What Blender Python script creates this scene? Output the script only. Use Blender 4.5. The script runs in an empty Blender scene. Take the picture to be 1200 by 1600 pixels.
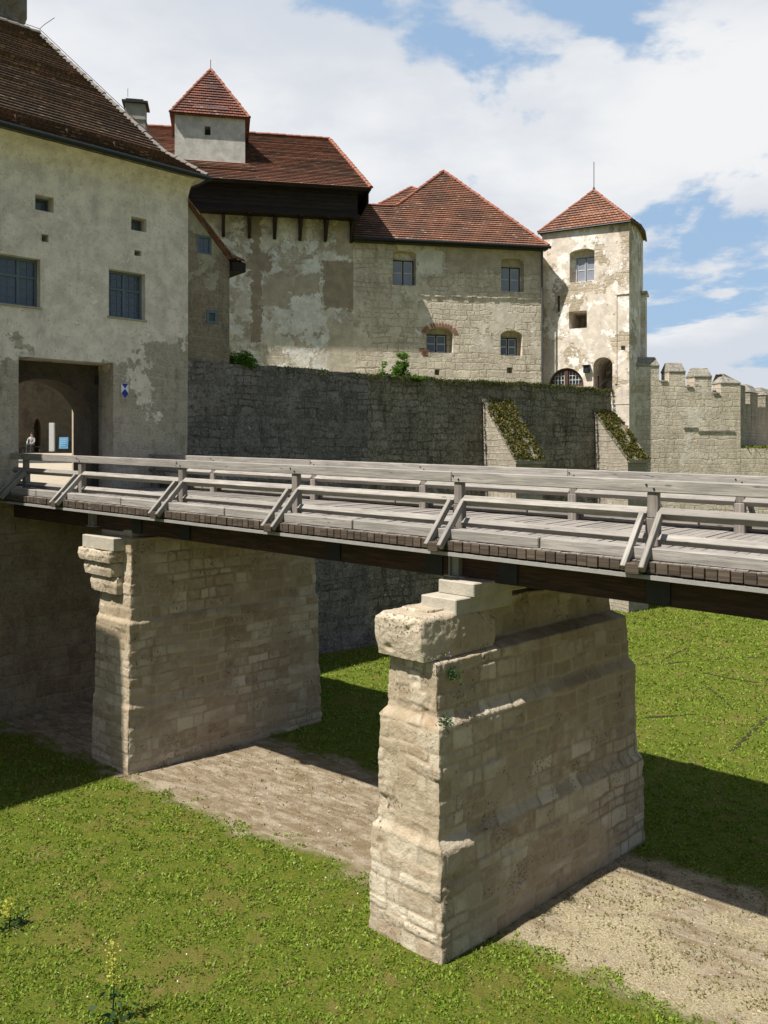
import bpy, bmesh, math, random
import numpy as np
from mathutils import Vector, noise as mnoise
from mathutils.geometry import delaunay_2d_cdt
random.seed(7); RNG = np.random.default_rng(7)
scn = bpy.context.scene
COL = scn.collection
F0, HY = 1300.0, 702.0          # focal length and horizon row of the photograph (1200 x 1600)
GZ = -7.6                       # moat floor, camera at z = 0

# ------------------------------------------------------------------ camera, sun, sky
cd = bpy.data.cameras.new('camera'); cam = bpy.data.objects.new('camera', cd); COL.objects.link(cam)
cam.location = (0, 0, 0); cam.rotation_euler = (math.radians(90), 0, 0)
cd.sensor_width = 36; cd.lens = F0/1600*36; cd.shift_y = -(800-HY)/1600
cd.clip_start = .1; cd.clip_end = 3000
scn.camera = cam
scn.render.resolution_x = 768; scn.render.resolution_y = 1024
SUN = Vector((-.50, -.322, 1)).normalized()
sl = bpy.data.lights.new('sun', 'SUN'); sl.energy = 5.0; sl.angle = math.radians(.6); sl.color = (1, .95, .86)
so = bpy.data.objects.new('sun', sl); COL.objects.link(so); so.rotation_euler = SUN.to_track_quat('Z', 'Y').to_euler()
so.location = (-20, -10, 40)
scn.view_settings.view_transform = 'Standard'; scn.view_settings.look = 'None'
scn.view_settings.exposure = .68; scn.view_settings.gamma = 1

class NT:
    def __init__(s, tree): s.t = tree; s.N = tree.nodes; s.L = tree.links
    def n(s, typ, props=None, **inp):
        nd = s.N.new(typ)
        for k, v in (props or {}).items(): setattr(nd, k, v)
        for k, v in inp.items():
            k = int(k[1:]) if k[0] == '_' and k[1:].isdigit() else k.replace('_', ' ')
            s.set(nd.inputs[k], v)
        return nd
    def set(s, sock, v):
        if isinstance(v, bpy.types.NodeSocket): s.L.new(v, sock)
        elif isinstance(v, (tuple, list)):
            v = tuple(v)
            if sock.type == 'RGBA' and len(v) == 3: v = v+(1,)
            sock.default_value = v
        else: sock.default_value = v
    def m(s, op, a, b=0, c=0, clamp=False):
        nd = s.N.new('ShaderNodeMath'); nd.operation = op; nd.use_clamp = clamp
        s.set(nd.inputs[0], a); s.set(nd.inputs[1], b); s.set(nd.inputs[2], c); return nd.outputs[0]
    def v(s, op, a, b=(0, 0, 0)):
        nd = s.N.new('ShaderNodeVectorMath'); nd.operation = op
        s.set(nd.inputs[0], a)
        if op == 'SCALE': s.set(nd.inputs[3], b)
        else: s.set(nd.inputs[1], b)
        return nd.outputs[0]
    def mix(s, f, a, b, mode='MIX'):
        nd = s.N.new('ShaderNodeMix'); nd.data_type = 'RGBA'; nd.blend_type = mode; nd.clamp_factor = True
        s.set(nd.inputs[0], f); s.set(nd.inputs[6], a); s.set(nd.inputs[7], b); return nd.outputs[2]
    def noise(s, vec, scale, detail=4, rough=.55, dist=0, dim='3D'):
        nd = s.N.new('ShaderNodeTexNoise'); nd.noise_dimensions = dim
        s.set(nd.inputs['Vector'], vec); nd.inputs['Scale'].default_value = scale
        nd.inputs['Detail'].default_value = detail; nd.inputs['Roughness'].default_value = rough
        nd.inputs['Distortion'].default_value = dist; return nd.outputs[0]
    def ss(s, x, lo, hi):
        nd = s.N.new('ShaderNodeMapRange'); nd.interpolation_type = 'SMOOTHSTEP'
        s.set(nd.inputs[0], x); s.set(nd.inputs[1], lo); s.set(nd.inputs[2], hi); s.set(nd.inputs[3], 0.); s.set(nd.inputs[4], 1.); return nd.outputs[0]
    def comb(s, x, y, z=0):
        nd = s.N.new('ShaderNodeCombineXYZ'); s.set(nd.inputs[0], x); s.set(nd.inputs[1], y); s.set(nd.inputs[2], z); return nd.outputs[0]
    def sep(s, v):
        nd = s.N.new('ShaderNodeSeparateXYZ'); s.set(nd.inputs[0], v); return nd.outputs
    def wn(s, v):
        nd = s.N.new('ShaderNodeTexWhiteNoise'); nd.noise_dimensions = '3D'; s.set(nd.inputs['Vector'], v); return nd.outputs
    def attr(s, name):
        nd = s.N.new('ShaderNodeAttribute'); nd.attribute_name = name; return nd.outputs['Fac']

w = bpy.data.worlds.new('World'); scn.world = w; w.use_nodes = True
W_ = NT(w.node_tree); W_.N.clear()
sky = W_.n('ShaderNodeTexSky', dict(sky_type='NISHITA', sun_disc=False, sun_elevation=math.asin(SUN.z),
           sun_rotation=math.atan2(SUN.x, SUN.y), air_density=1.0, dust_density=1.6, ozone_density=1.0))
tc = W_.n('ShaderNodeTexCoord').outputs['Generated']
sx, sy, sz = W_.sep(tc)
den = W_.m('MAXIMUM', W_.m('ADD', sz, .22), .05)
cv = W_.comb(W_.m('DIVIDE', sx, den), W_.m('DIVIDE', sy, den), W_.m('MULTIPLY', sz, 1.5))
cv = W_.v('ADD', W_.v('SCALE', cv, 1.35), (3.1, 1.7, .4))
big = W_.noise(cv, .85, 9, .57, .35)
wisp = W_.noise(W_.v('ADD', cv, (7, 2, 1)), 2.6, 6, .6, .2)
cl = W_.ss(W_.m('ADD', big, W_.m('MULTIPLY', W_.m('SUBTRACT', wisp, .5), 0.38)), .455, .53)
cl = W_.m('MULTIPLY', cl, W_.m('ADD', .08, W_.m('MULTIPLY', .92, W_.ss(sy, -.25, .35))))
shade = W_.ss(W_.noise(W_.v('ADD', cv, (.13, .1, 5)), 1.1, 6, .55), .38, .66)
ccol = W_.mix(shade, (8.3, 8.7, 9.4), (11.2, 11.2, 11.2))
veil = W_.mix(W_.m('ADD', .03, W_.m('MULTIPLY', .6, W_.ss(sy, -.2, .4))), sky.outputs[0], (5.6, 8.2, 11.6))
skc = W_.mix(W_.m('MULTIPLY', cl, .93), veil, ccol)
bg = W_.n('ShaderNodeBackground', Color=skc, Strength=.052)
wo = W_.n('ShaderNodeOutputWorld'); W_.L.new(bg.outputs[0], wo.inputs[0])

# ------------------------------------------------------------------ object helpers
def link(o, parent=None, label=None, cat=None, group=None, kind=None):
    COL.objects.link(o)
    if parent: o.parent = parent
    for k, v in (('label', label), ('category', cat), ('group', group), ('kind', kind)):
        if v: o[k] = v
    return o
def thing(name, label, cat, loc=(0, 0, 0), group=None):
    o = bpy.data.objects.new(name, None); o.empty_display_size = .3
    link(o, None, label, cat, group); o['_loc'] = 0
    del o['_loc']
    o.location = loc; return o
def V(*a): return Vector(a if len(a) > 1 else a[0])

class MB:
    def __init__(s): s.v = []; s.f = []; s.mi = []; s.r = []; s.uv = {}
    def add(s, pts, mi=0, r=None, uv=None):
        b = len(s.v); s.v += [tuple(p) for p in pts]; s.f.append(tuple(range(b, b+len(pts))))
        s.mi.append(mi); s.r.append(random.random() if r is None else r)
        if uv: s.uv[len(s.f)-1] = uv
    def hexa(s, p, mi=0, r=None):
        # p: 8 points, bottom 0-3 counter clockwise seen from above, top 4-7
        r = random.random() if r is None else r
        for q in ((3, 2, 1, 0), (4, 5, 6, 7), (0, 1, 5, 4), (1, 2, 6, 5), (2, 3, 7, 6), (3, 0, 4, 7)):
            s.add([p[i] for i in q], mi, r)
    def box(s, o, ex, ey, ez, mi=0, r=None):
        o, ex, ey, ez = V(o), V(ex), V(ey), V(ez)
        if ex.cross(ey).dot(ez) < 0: ex, ey = ey, ex
        s.hexa([o, o+ex, o+ex+ey, o+ey, o+ez, o+ex+ez, o+ex+ey+ez, o+ey+ez], mi, r)
    def beam(s, p, q, wd, ht, up=(0, 0, 1), roll=0, mi=0, r=None, cut=0):
        # box beam from p to q, centred on the line; uv: u along the beam
        p, q = V(p), V(q); d = (q-p); L = d.length; d.normalize()
        sd = d.cross(V(up)).normalized(); u = sd.cross(d).normalized()
        if roll:
            c, sn = math.cos(roll), math.sin(roll); sd, u = sd*c+u*sn, u*c-sd*sn
        r = random.random() if r is None else r
        c4 = [(-wd/2, -ht/2), (wd/2, -ht/2), (wd/2, ht/2), (-wd/2, ht/2)]
        A = [p+sd*a+u*b for a, b in c4]; B = [q+sd*a+u*b for a, b in c4]
        off = r*50; per = [0, wd, wd+ht, 2*wd+ht, 2*(wd+ht)]
        for i in range(4):
            j = (i+1) % 4
            s.add([A[i], A[j], B[j], B[i]][::-1] if False else [A[i], B[i], B[j], A[j]][::-1], mi, r,
                  [(off, per[i+1]+off), (off+L, per[i+1]+off), (off+L, per[i]+off), (off, per[i]+off)][0:4] if False else
                  [(off, per[i+1]+off), (off+L, per[i+1]+off), (off+L, per[i]+off), (off, per[i]+off)])
        s.add(A[::-1], mi, r, [(off+a*.2, off+b) for a, b in c4][::-1]); s.add(B, mi, r, [(off+a*.2, off+b) for a, b in c4])
    def tube(s, pts, rad, n=8, mi=0, r=None, rads=None, cap=True):
        pts = [V(p) for p in pts]; r = random.random() if r is None else r; rings = []
        for i, p in enumerate(pts):
            d = (pts[min(i+1, len(pts)-1)]-pts[max(i-1, 0)]).normalized()
            a = d.orthogonal().normalized() if abs(d.z) > .95 else d.cross(V(0, 0, 1)).normalized(); b = a.cross(d)
            rr = rads[i] if rads else rad
            rings.append([p+a*rr*math.cos(k*2*math.pi/n)+b*rr*math.sin(k*2*math.pi/n) for k in range(n)])
        for i in range(len(rings)-1):
            for k in range(n):
                s.add([rings[i][k], rings[i+1][k], rings[i+1][(k+1) % n], rings[i][(k+1) % n]], mi, r)
        if cap: s.add(rings[0], mi, r); s.add(rings[-1][::-1], mi, r)
    def build(s, name, mats, parent=None, bevel=0, smooth=False, **tags):
        if not isinstance(mats, (list, tuple)): mats = [mats]
        me = bpy.data.meshes.new(name); me.from_pydata(s.v, [], s.f)
        for m_ in mats: me.materials.append(m_)
        me.polygons.foreach_set('material_index', s.mi)
        a = me.attributes.new('rnd', 'FLOAT', 'FACE'); a.data.foreach_set('value', s.r)
        uvl = me.uv_layers.new(name='UVMap'); Z = V(0, 0, 1)
        for p in me.polygons:
            if p.index in s.uv:
                for li, c in zip(p.loop_indices, s.uv[p.index]): uvl.data[li].uv = c
                continue
            n = p.normal
            if n.length < .5: continue
            if abs(n.z) > .98: T, B = V(1, 0, 0), V(0, 1, 0)
            else: T = Z.cross(n).normalized(); B = n.cross(T)
            for li in p.loop_indices:
                c = me.vertices[me.loops[li].vertex_index].co
                uvl.data[li].uv = (c.dot(T), c.dot(B))
        if smooth: me.shade_smooth()
        o = bpy.data.objects.new(name, me); link(o, parent, **tags)
        if bevel or smooth:
            bm = bmesh.new(); bm.from_mesh(me); bmesh.ops.remove_doubles(bm, verts=bm.verts, dist=.0005)
            bmesh.ops.recalc_face_normals(bm, faces=bm.faces); bm.to_mesh(me); bm.free()
        if bevel:
            bv = o.modifiers.new('bevel', 'BEVEL'); bv.width = bevel; bv.segments = 1; bv.limit_method = 'ANGLE'
        if parent: o.matrix_parent_inverse = parent_inv(parent)
        return o
def parent_inv(p):
    from mathutils import Matrix
    M = Matrix.Translation(p.location)
    q = p
    while q.parent: q = q.parent
    # every empty is unrotated; children meshes are written in world coordinates
    T = Matrix.Translation(-Vector(q.location)) if q is p else Matrix.Identity(4)
    return T

class Wall:
    """vertical plane p0 + u*dir; outward normal points to the camera side"""
    def __init__(s, p0, d):
        s.p = Vector((p0[0], p0[1])); s.d = Vector((d[0], d[1])).normalized(); s.n = Vector((s.d.y, -s.d.x))
    def P(s, u, z, out=0): q = s.p+s.d*u+s.n*out; return Vector((q.x, q.y, z))
    def u(s, x, out=0):
        r = (x-600)/F0; p = s.p+s.n*out; return (r*p.y-p.x)/(s.d.x-r*s.d.y)
    def uz(s, x, y, out=0):
        u = s.u(x, out); q = s.P(u, 0, out); return u, (HY-y)*q.y/F0
def at(x, y, Y): return Vector(((x-600)/F0*Y, Y, (HY-y)/F0*Y))
def G(x, y): Y = -GZ*F0/(y-HY); return Vector(((x-600)/F0*Y, Y, GZ))

def rect(W, x0, y0, x1, y1, out=0):
    u0 = W.u(x0, out); u1 = W.u(x1, out); um = (x0+x1)/2
    return u0, u1, W.uz(um, y1, out)[1], W.uz(um, y0, out)[1]
def outline(u0, u1, z0, z1, arch=0, n=10):
    if not arch: return [(u0, z0), (u1, z0), (u1, z1), (u0, z1)]
    pts = [(u0, z0), (u1, z0)]; c = (u0+u1)/2; a = (u1-u0)/2
    for i in range(n+1):
        th = math.pi*i/n; pts.append((c+a*math.cos(th), z1-arch+arch*math.sin(th)))
    return pts
def panel(mb, W, outer, holes=(), out=0, depth=.35, mi=0, closeback=()):
    """flat wall with holes and their reveals"""
    loops = [list(outer)]+[list(h) for h in holes]; flat = []; edges = []
    for l in loops:
        k0 = len(flat); flat += [Vector(p) for p in l]; edges += [(k0+i, k0+(i+1) % len(l)) for i in range(len(l))]
    vs_, _, fs_, _, _, _ = delaunay_2d_cdt(flat, edges, [], 0, 1e-6)
    def inside(p, l):
        r = False
        for i in range(len(l)):
            (x1, y1), (x2, y2) = l[i], l[(i+1) % len(l)]
            if (y1 > p[1]) != (y2 > p[1]) and p[0] < (x2-x1)*(p[1]-y1)/(y2-y1)+x1: r = not r
        return r
    for t in fs_:
        a, b, c = [vs_[i] for i in t]; g = (a+b+c)/3
        if not inside(g, loops[0]) or any(inside(g, h) for h in loops[1:]): continue
        if (b-a).cross(c-a) < 0: b, c = c, b
        mb.add([W.P(a.x, a.y, out), W.P(b.x, b.y, out), W.P(c.x, c.y, out)], mi, .5)
    for k, h in enumerate(holes):
        dp = depth[k] if isinstance(depth, (list, tuple)) else depth
        n = len(h)
        for i in range(n):
            a, b = h[i], h[(i+1) % n]
            mb.add([W.P(*a, out), W.P(*a, out-dp), W.P(*b, out-dp), W.P(*b, out)], mi, .5)
        if k in closeback: mb.add([W.P(*a, out-dp) for a in h], mi, .5)

# ------------------------------------------------------------------ materials
def mat(name):
    m = bpy.data.materials.new(name); m.use_nodes = True; t = NT(m.node_tree); t.N.clear()
    b = t.n('ShaderNodeBsdfPrincipled'); o = t.n('ShaderNodeOutputMaterial'); t.L.new(b.outputs[0], o.inputs[0])
    b.inputs['Specular IOR Level'].default_value = .25
    return m, t, b
def bump(t, b, h, dist=.02, strength=1):
    n = t.n('ShaderNodeBump', Strength=strength, Distance=dist, Height=h); t.L.new(n.outputs[0], b.inputs['Normal'])
def UV(t): return t.n('ShaderNodeUVMap', dict(uv_map='UVMap')).outputs[0]
def plain(name, col, rough=.7, var=.25, sc=8, metal=0, bmp=.004):
    m, t, b = mat(name); p = t.n('ShaderNodeNewGeometry').outputs['Position']
    n = t.noise(p, sc, 5, .6)
    c = t.mix(n, tuple(x*(1-var) for x in col), tuple(min(1, x*(1+var)) for x in col))
    t.set(b.inputs['Base Color'], c); t.set(b.inputs['Roughness'], rough); t.set(b.inputs['Metallic'], metal)
    bump(t, b, t.noise(p, sc*4, 4), bmp); return m
def stones(t, uv, wd, ht, seed=0, warp=.07, joint=.03):
    wv = t.n('ShaderNodeTexNoise', Vector=t.v('ADD', uv, (seed*3.1, seed, 0)), Scale=1.3, Detail=3.)
    uvw = t.v('ADD', uv, t.v('SCALE', t.v('SUBTRACT', wv.outputs['Color'], (.5, .5, .5)), warp*2.2))
    u, v_, _ = t.sep(uvw)
    # courses of changing height
    vv = t.m('ADD', t.m('DIVIDE', v_, ht), t.m('MULTIPLY', t.m('SINE', t.m('MULTIPLY', v_, 1.7/ht)), .22))
    row = t.m('FLOOR', vv); rr = t.wn(t.comb(row, seed+.5, 3))[0]
    uu = t.m('MULTIPLY', t.m('DIVIDE', u, wd), t.m('ADD', .65, t.m('MULTIPLY', rr, .7)))
    uu = t.m('ADD', uu, t.m('MULTIPLY', rr, 37))
    uu = t.m('ADD', uu, t.m('MULTIPLY', t.m('SINE', t.m('ADD', t.m('MULTIPLY', uu, 2.1), t.m('MULTIPLY', rr, 20))), .3))
    col = t.m('FLOOR', uu); fu = t.m('FRACT', uu); fv = t.m('FRACT', vv)
    du = t.m('MULTIPLY', t.m('MINIMUM', fu, t.m('SUBTRACT', 1, fu)), wd)
    dv = t.m('MULTIPLY', t.m('MINIMUM', fv, t.m('SUBTRACT', 1, fv)), ht)
    rough = t.noise(uv, 9, 3)
    dist = t.m('ADD', t.m('MINIMUM', du, dv), t.m('MULTIPLY', t.m('SUBTRACT', rough, .5), joint*1.6))
    w2 = t.wn(t.comb(row, col, seed))
    return t.ss(dist, joint*.35, joint), w2[0], w2[1]
def mul(c, k): return tuple(min(1, x*k) for x in c)

def masonry(name, c1, c2, mortar, wd=.45, ht=.27, seed=0, joint=.03, pits=.5, dirt=(.1, .09, .07), dirtamt=.3, moss=0,
            plaster=None, pl_lo=.5, pl_hi=.53, pl_scale=.5, patches=(), white=None, white_lo=.55, brick=0, bd=.035, usez=None, grey=None, jf=.6, warp=.09, spk=.8, wsc=1.3):
    """irregular coursed stone, optionally under flaking plaster; patches = (u0,u1,v0,v1,colour) in wall metres"""
    m, t, b = mat(name); uv = UV(t)
    P = t.n('ShaderNodeNewGeometry').outputs['Position']
    msk, rv, rc = stones(t, uv, wd, ht, seed, joint=joint, warp=warp)
    jm = t.ss(t.noise(t.v('ADD', P, (seed, 4, 4)), .9, 6, .65), .42, .6)
    msk = t.m('SUBTRACT', 1, t.m('MULTIPLY', t.m('SUBTRACT', 1, msk), t.m('ADD', 1-jf, t.m('MULTIPLY', jm, jf))))
    n1 = t.noise(P, 1.1, 6, .6); n2 = t.noise(P, 7, 6, .65); n3 = t.noise(P, 26, 4, .6)
    c = t.mix(rv, c1, c2)
    c = t.mix(t.m('MULTIPLY', t.ss(n2, .3, .75), .6), c, mul(c1, .62))
    c = t.mix(t.ss(n1, .45, .75), c, mul(c2, 1.12))
    pit = t.m('MULTIPLY', t.ss(n3, .6, .7), pits)
    c = t.mix(pit, c, mul(c1, .22))
    c = t.mix(msk, mortar, c)
    n5 = t.noise(t.v('ADD', P, (8, 8, 8)), 13, 5, .75); n6 = t.noise(P, 4.2, 8, .75)
    n7 = t.noise(t.v('ADD', P, (3, 6, 2)), 1.6, 12, .78); chipm = t.ss(n7, .615, .625); crack = t.m('MULTIPLY', t.m('SUBTRACT', 1, t.ss(t.m('ABSOLUTE', t.m('SUBTRACT', n7, .6)), 0., .006)), 1)
    def fleck(c, k=1.):
        c = t.mix(t.m('MULTIPLY', t.ss(n5, .56, .64), .55*spk*k), c, mul(c1, .28))
        c = t.mix(t.m('MULTIPLY', t.ss(n5, .44, .36), .55*spk*k), c, mul(c2, 1.35))
        return t.mix(t.m('MULTIPLY', t.ss(n6, .56, .62), .45*spk*k), c, mul(c1, .5))
    c = fleck(c)
    h = t.m('ADD', t.m('MULTIPLY', msk, .55), t.m('ADD', t.m('MULTIPLY', n2, .5), t.m('MULTIPLY', t.m('SUBTRACT', n3, pit), .35)))
    if brick:
        bk = t.n('ShaderNodeTexBrick', Vector=uv, Color1=(.42, .12, .06), Color2=(.3, .1, .06), Mortar=(.4, .34, .27), Scale=1.,
                 Brick_Width=.26, Row_Height=.08, Mortar_Size=.012)
        bm_ = t.ss(t.noise(t.v('ADD', P, (11, 3, 7)), .75, 7, .68), .64+.1*(1-brick), .67+.1*(1-brick))
        c = t.mix(bm_, c, bk.outputs[0])
    # soiling streaks
    st = t.noise(t.v('MULTIPLY', P, (1.6, 1.6, .35)), 1.3, 6, .65)
    c = t.mix(t.m('MULTIPLY', t.ss(st, .5, .72), dirtamt), c, dirt)
    def lay(c, h, mask, col, hh=.9, fine=.12):
        cc = t.mix(t.ss(t.noise(P, 2.3, 7, .62), .3, .7), mul(col, .8), mul(col, 1.13))
        cc = t.mix(t.m('MULTIPLY', t.ss(st, .52, .74), dirtamt*.8), cc, mul(col, .45))
        cc = t.mix(t.m('MULTIPLY', t.ss(n3, .62, .7), .25), cc, mul(col, .5))
        cc = t.mix(t.m('MULTIPLY', t.ss(n5, .56, .64), .55*spk), cc, mul(col, .45))
        cc = t.mix(t.m('MULTIPLY', t.ss(n6, .57, .61), .35*spk), cc, mul(col, .62))
        cc = t.mix(t.m('MULTIPLY', chipm, .75), cc, mul(col, 1.25)); cc = t.mix(t.m('MULTIPLY', crack, .6), cc, mul(col, .3))
        h2 = t.m('ADD', hh, t.m('ADD', t.m('MULTIPLY', n2, .35), t.m('MULTIPLY', n3, fine)))
        nd = t.n('ShaderNodeMix', dict(data_type='FLOAT')); t.set(nd.inputs[0], mask); t.set(nd.inputs[2], h); t.set(nd.inputs[3], h2)
        return t.mix(mask, c, cc), nd.outputs[0]
    edge = t.m('MULTIPLY', t.m('SUBTRACT', t.noise(P, 3.2, 8, .68), .5), 1.1)
    edge2 = t.m('MULTIPLY', t.m('SUBTRACT', t.noise(t.v('ADD', P, (5, 5, 5)), 1.7, 8, .7), .5), 1.8)
    if plaster:
        pm = t.ss(t.noise(t.v('ADD', P, (seed*7.3, 1, 2)), pl_scale, 10, .66), pl_lo, pl_hi)
        if usez: # plaster gone below a height
            zz = t.sep(P)[2]; g = t.m('MULTIPLY', t.m('SUBTRACT', zz, usez[0]), usez[1])
            pm = t.ss(t.m('ADD', t.noise(t.v('ADD', P, (seed*7.3, 1, 2)), pl_scale, 10, .66), g), pl_lo, pl_hi)
        c, h = lay(c, h, pm, plaster)
    if white:
        wm = t.ss(t.noise(t.v('ADD', P, (2, seed*5.1, 9)), wsc, 11, .72), white_lo, white_lo+.03)
        c, h = lay(c, h, wm, white, 1.0)
    if patches:
        u, v_, _ = t.sep(uv)
        for (u0, u1, v0, v1, col, e) in patches:
            ed = edge if e == 1 else edge2
            dx = t.m('SUBTRACT', (u1-u0)/2, t.m('ABSOLUTE', t.m('SUBTRACT', u, (u0+u1)/2)))
            dy = t.m('SUBTRACT', (v1-v0)/2, t.m('ABSOLUTE', t.m('SUBTRACT', v_, (v0+v1)/2)))
            d = t.m('ADD', t.m('MINIMUM', dx, dy), ed)
            c, h = lay(c, h, t.ss(d, 0, .035), col, 1.1)
    if grey:
        gm = t.m('MULTIPLY', t.ss(t.noise(P, .35, 5, .6), .42, .6), .7); c = t.mix(gm, c, grey)
    if moss:
        mm = t.m('MULTIPLY', t.ss(t.noise(P, 1.9, 8, .7), .6, .68), moss)
        c = t.mix(mm, c, t.mix(n2, (.05, .06, .012), (.17, .12, .03)))
    t.set(b.inputs['Base Color'], c); b.inputs['Roughness'].default_value = .92; b.inputs['Specular IOR Level'].default_value = .12
    bump(t, b, h, bd, .9)
    return m

def rooftile(name, c1, c2, dark, lichen=.3, tw=.18, th=.2):
    m, t, b = mat(name); uv = UV(t); P = t.n('ShaderNodeNewGeometry').outputs['Position']
    u, v_, _ = t.sep(uv); r = t.attr('rnd')
    vr = t.m('FLOOR', t.m('DIVIDE', v_, th))
    uu = t.m('ADD', t.m('DIVIDE', u, tw), t.m('MULTIPLY', t.m('MODULO', t.m('ABSOLUTE', vr), 2), .5)); fu = t.m('FRACT', uu)
    wn = t.wn(t.comb(t.m('FLOOR', uu), r, vr))
    c = t.mix(wn[0], c1, c2)
    c = t.mix(t.m('MULTIPLY', t.ss(t.noise(P, .7, 6, .65), .4, .65), .75), c, dark)
    c = t.mix(t.m('MULTIPLY', t.ss(t.noise(P, 3.5, 7, .72), .55, .7), .55), c, mul(dark, .6))
    c = t.mix(t.m('MULTIPLY', t.ss(wn[0], .93, .95), lichen), c, (.5, .38, .25))
    c = t.mix(t.m('MULTIPLY', t.ss(t.noise(P, 9, 6, .7), .66, .7), lichen), c, (.38, .33, .24))
    j = t.ss(t.m('MINIMUM', fu, t.m('SUBTRACT', 1, fu)), 0., .1)
    c = t.mix(j, mul(dark, .35), c)
    t.set(b.inputs['Base Color'], c); b.inputs['Roughness'].default_value = .8
    bump(t, b, t.m('ADD', t.m('MULTIPLY', j, .5), t.m('ADD', t.m('MULTIPLY', wn[0], .8), t.noise(P, 14, 4))), .02)
    return m

def wood(name, c1, c2, crack=.5, rough=.75, knots=True, end=None):
    m, t, b = mat(name); uv = UV(t); r = t.attr('rnd')
    q = t.v('ADD', t.v('MULTIPLY', uv, (1., 16, 1)), t.comb(t.m('MULTIPLY', r, 31), 0, r))
    g = t.noise(q, 1.6, 7, .6, .6); g2 = t.noise(t.v('MULTIPLY', uv, (2.2, 70, 1)), 1.2, 4, .6)
    big = t.noise(t.v('ADD', t.v('MULTIPLY', uv, (1, 3, 1)), t.comb(t.m('MULTIPLY', r, 9), 0, 0)), 1.3, 5, .6)
    c = t.mix(t.ss(g, .3, .7), c1, c2); c = t.mix(t.m('MULTIPLY', t.ss(big, .4, .7), .45), c, mul(c1, .75))
    c = t.mix(t.m('MULTIPLY', r, .6), c, mul(c1, .85))
    cr = t.m('MULTIPLY', t.ss(g2, .62, .72), crack); c = t.mix(cr, c, mul(c1, .18))
    if knots:
        vo = t.n('ShaderNodeTexVoronoi', Vector=t.v('ADD', t.v('MULTIPLY', uv, (1.6, 7, 1)), t.comb(r, 0, 0)), Scale=1.)
        c = t.mix(t.m('MULTIPLY', t.m('SUBTRACT', 1, t.ss(vo.outputs['Distance'], .05, .12)), .7), c, mul(c1, .25))
    t.set(b.inputs['Base Color'], c); b.inputs['Roughness'].default_value = rough
    bump(t, b, t.m('SUBTRACT', t.m('ADD', g, t.m('MULTIPLY', g2, .5)), cr), .006); return m

def glass(name, col):
    m, t, b = mat(name); P = t.n('ShaderNodeNewGeometry').outputs['Position']
    t.set(b.inputs['Base Color'], t.mix(t.noise(P, 1.5, 3), mul(col, .7), mul(col, 1.3)))
    b.inputs['Roughness'].default_value = .08; b.inputs['Specular IOR Level'].default_value = .8
    bump(t, b, t.noise(P, 2.5, 2), .01); return m

M_pier = None
TAN = (.37, .31, .235)
M_wood = wood('weathered timber', (.205, .19, .172), (.39, .36, .325), crack=.85)
M_deck = wood('worn deck planks', (.21, .19, .17), (.35, .32, .285), crack=.8)
M_post = wood('grey brown post timber', (.15, .13, .115), (.30, .265, .24))
M_woodend = wood('dark plank ends', (.045, .033, .024), (.14, .105, .078), crack=.8)
M_girder = wood('stained girder timber', (.03, .02, .014), (.11, .055, .035), crack=.5)
M_rust = plain('rusty steel', (.10, .035, .02), .75, .6, 3)
M_steel = plain('galvanised steel', (.3, .29, .27), .7, .2, 6, .3)
M_darksteel = plain('dark steel plate', (.03, .03, .032), .5, .3, 8, .3)
M_oldwood = wood('blackened gallery boards', (.016, .012, .01), (.05, .037, .03), crack=.7)
M_conc = plain('cast concrete', (.37, .335, .275), .9, .35, 3.5, bmp=.012)
M_roofdark = rooftile('old brown roof tiles', (.15, .085, .06), (.095, .065, .052), (.055, .045, .04), .35, .17, .16)
M_roofred = rooftile('red brown roof tiles', (.275, .12, .072), (.185, .086, .058), (.10, .062, .048), .35)
M_rooforange = rooftile('orange roof tiles', (.31, .14, .085), (.21, .098, .062), (.11, .068, .052), .25)
M_ridge = plain('ridge tiles', (.26, .10, .065), .8, .4, 5)
M_ridgegrey = plain('grey ridge tiles', (.2, .175, .155), .85, .4, 5)
M_frame = plain('blue grey window paint', (.12, .155, .19), .55, .2, 6)
M_framedark = plain('dark window frame paint', (.03, .03, .03), .6, .2, 6)
M_white = plain('white sash paint', (.5, .5, .5), .6, .1, 6)
M_glass = glass('old window glass', (.07, .085, .11)); M_glass2 = glass('pale curtained glass', (.24, .25, .30))
M_gutter = plain('dark gutter metal', (.028, .032, .034), .5, .3, 6, .4)
M_redwood = plain('red brown door paint', (.085, .04, .028), .7, .4, 8)
M_brick = None

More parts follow.
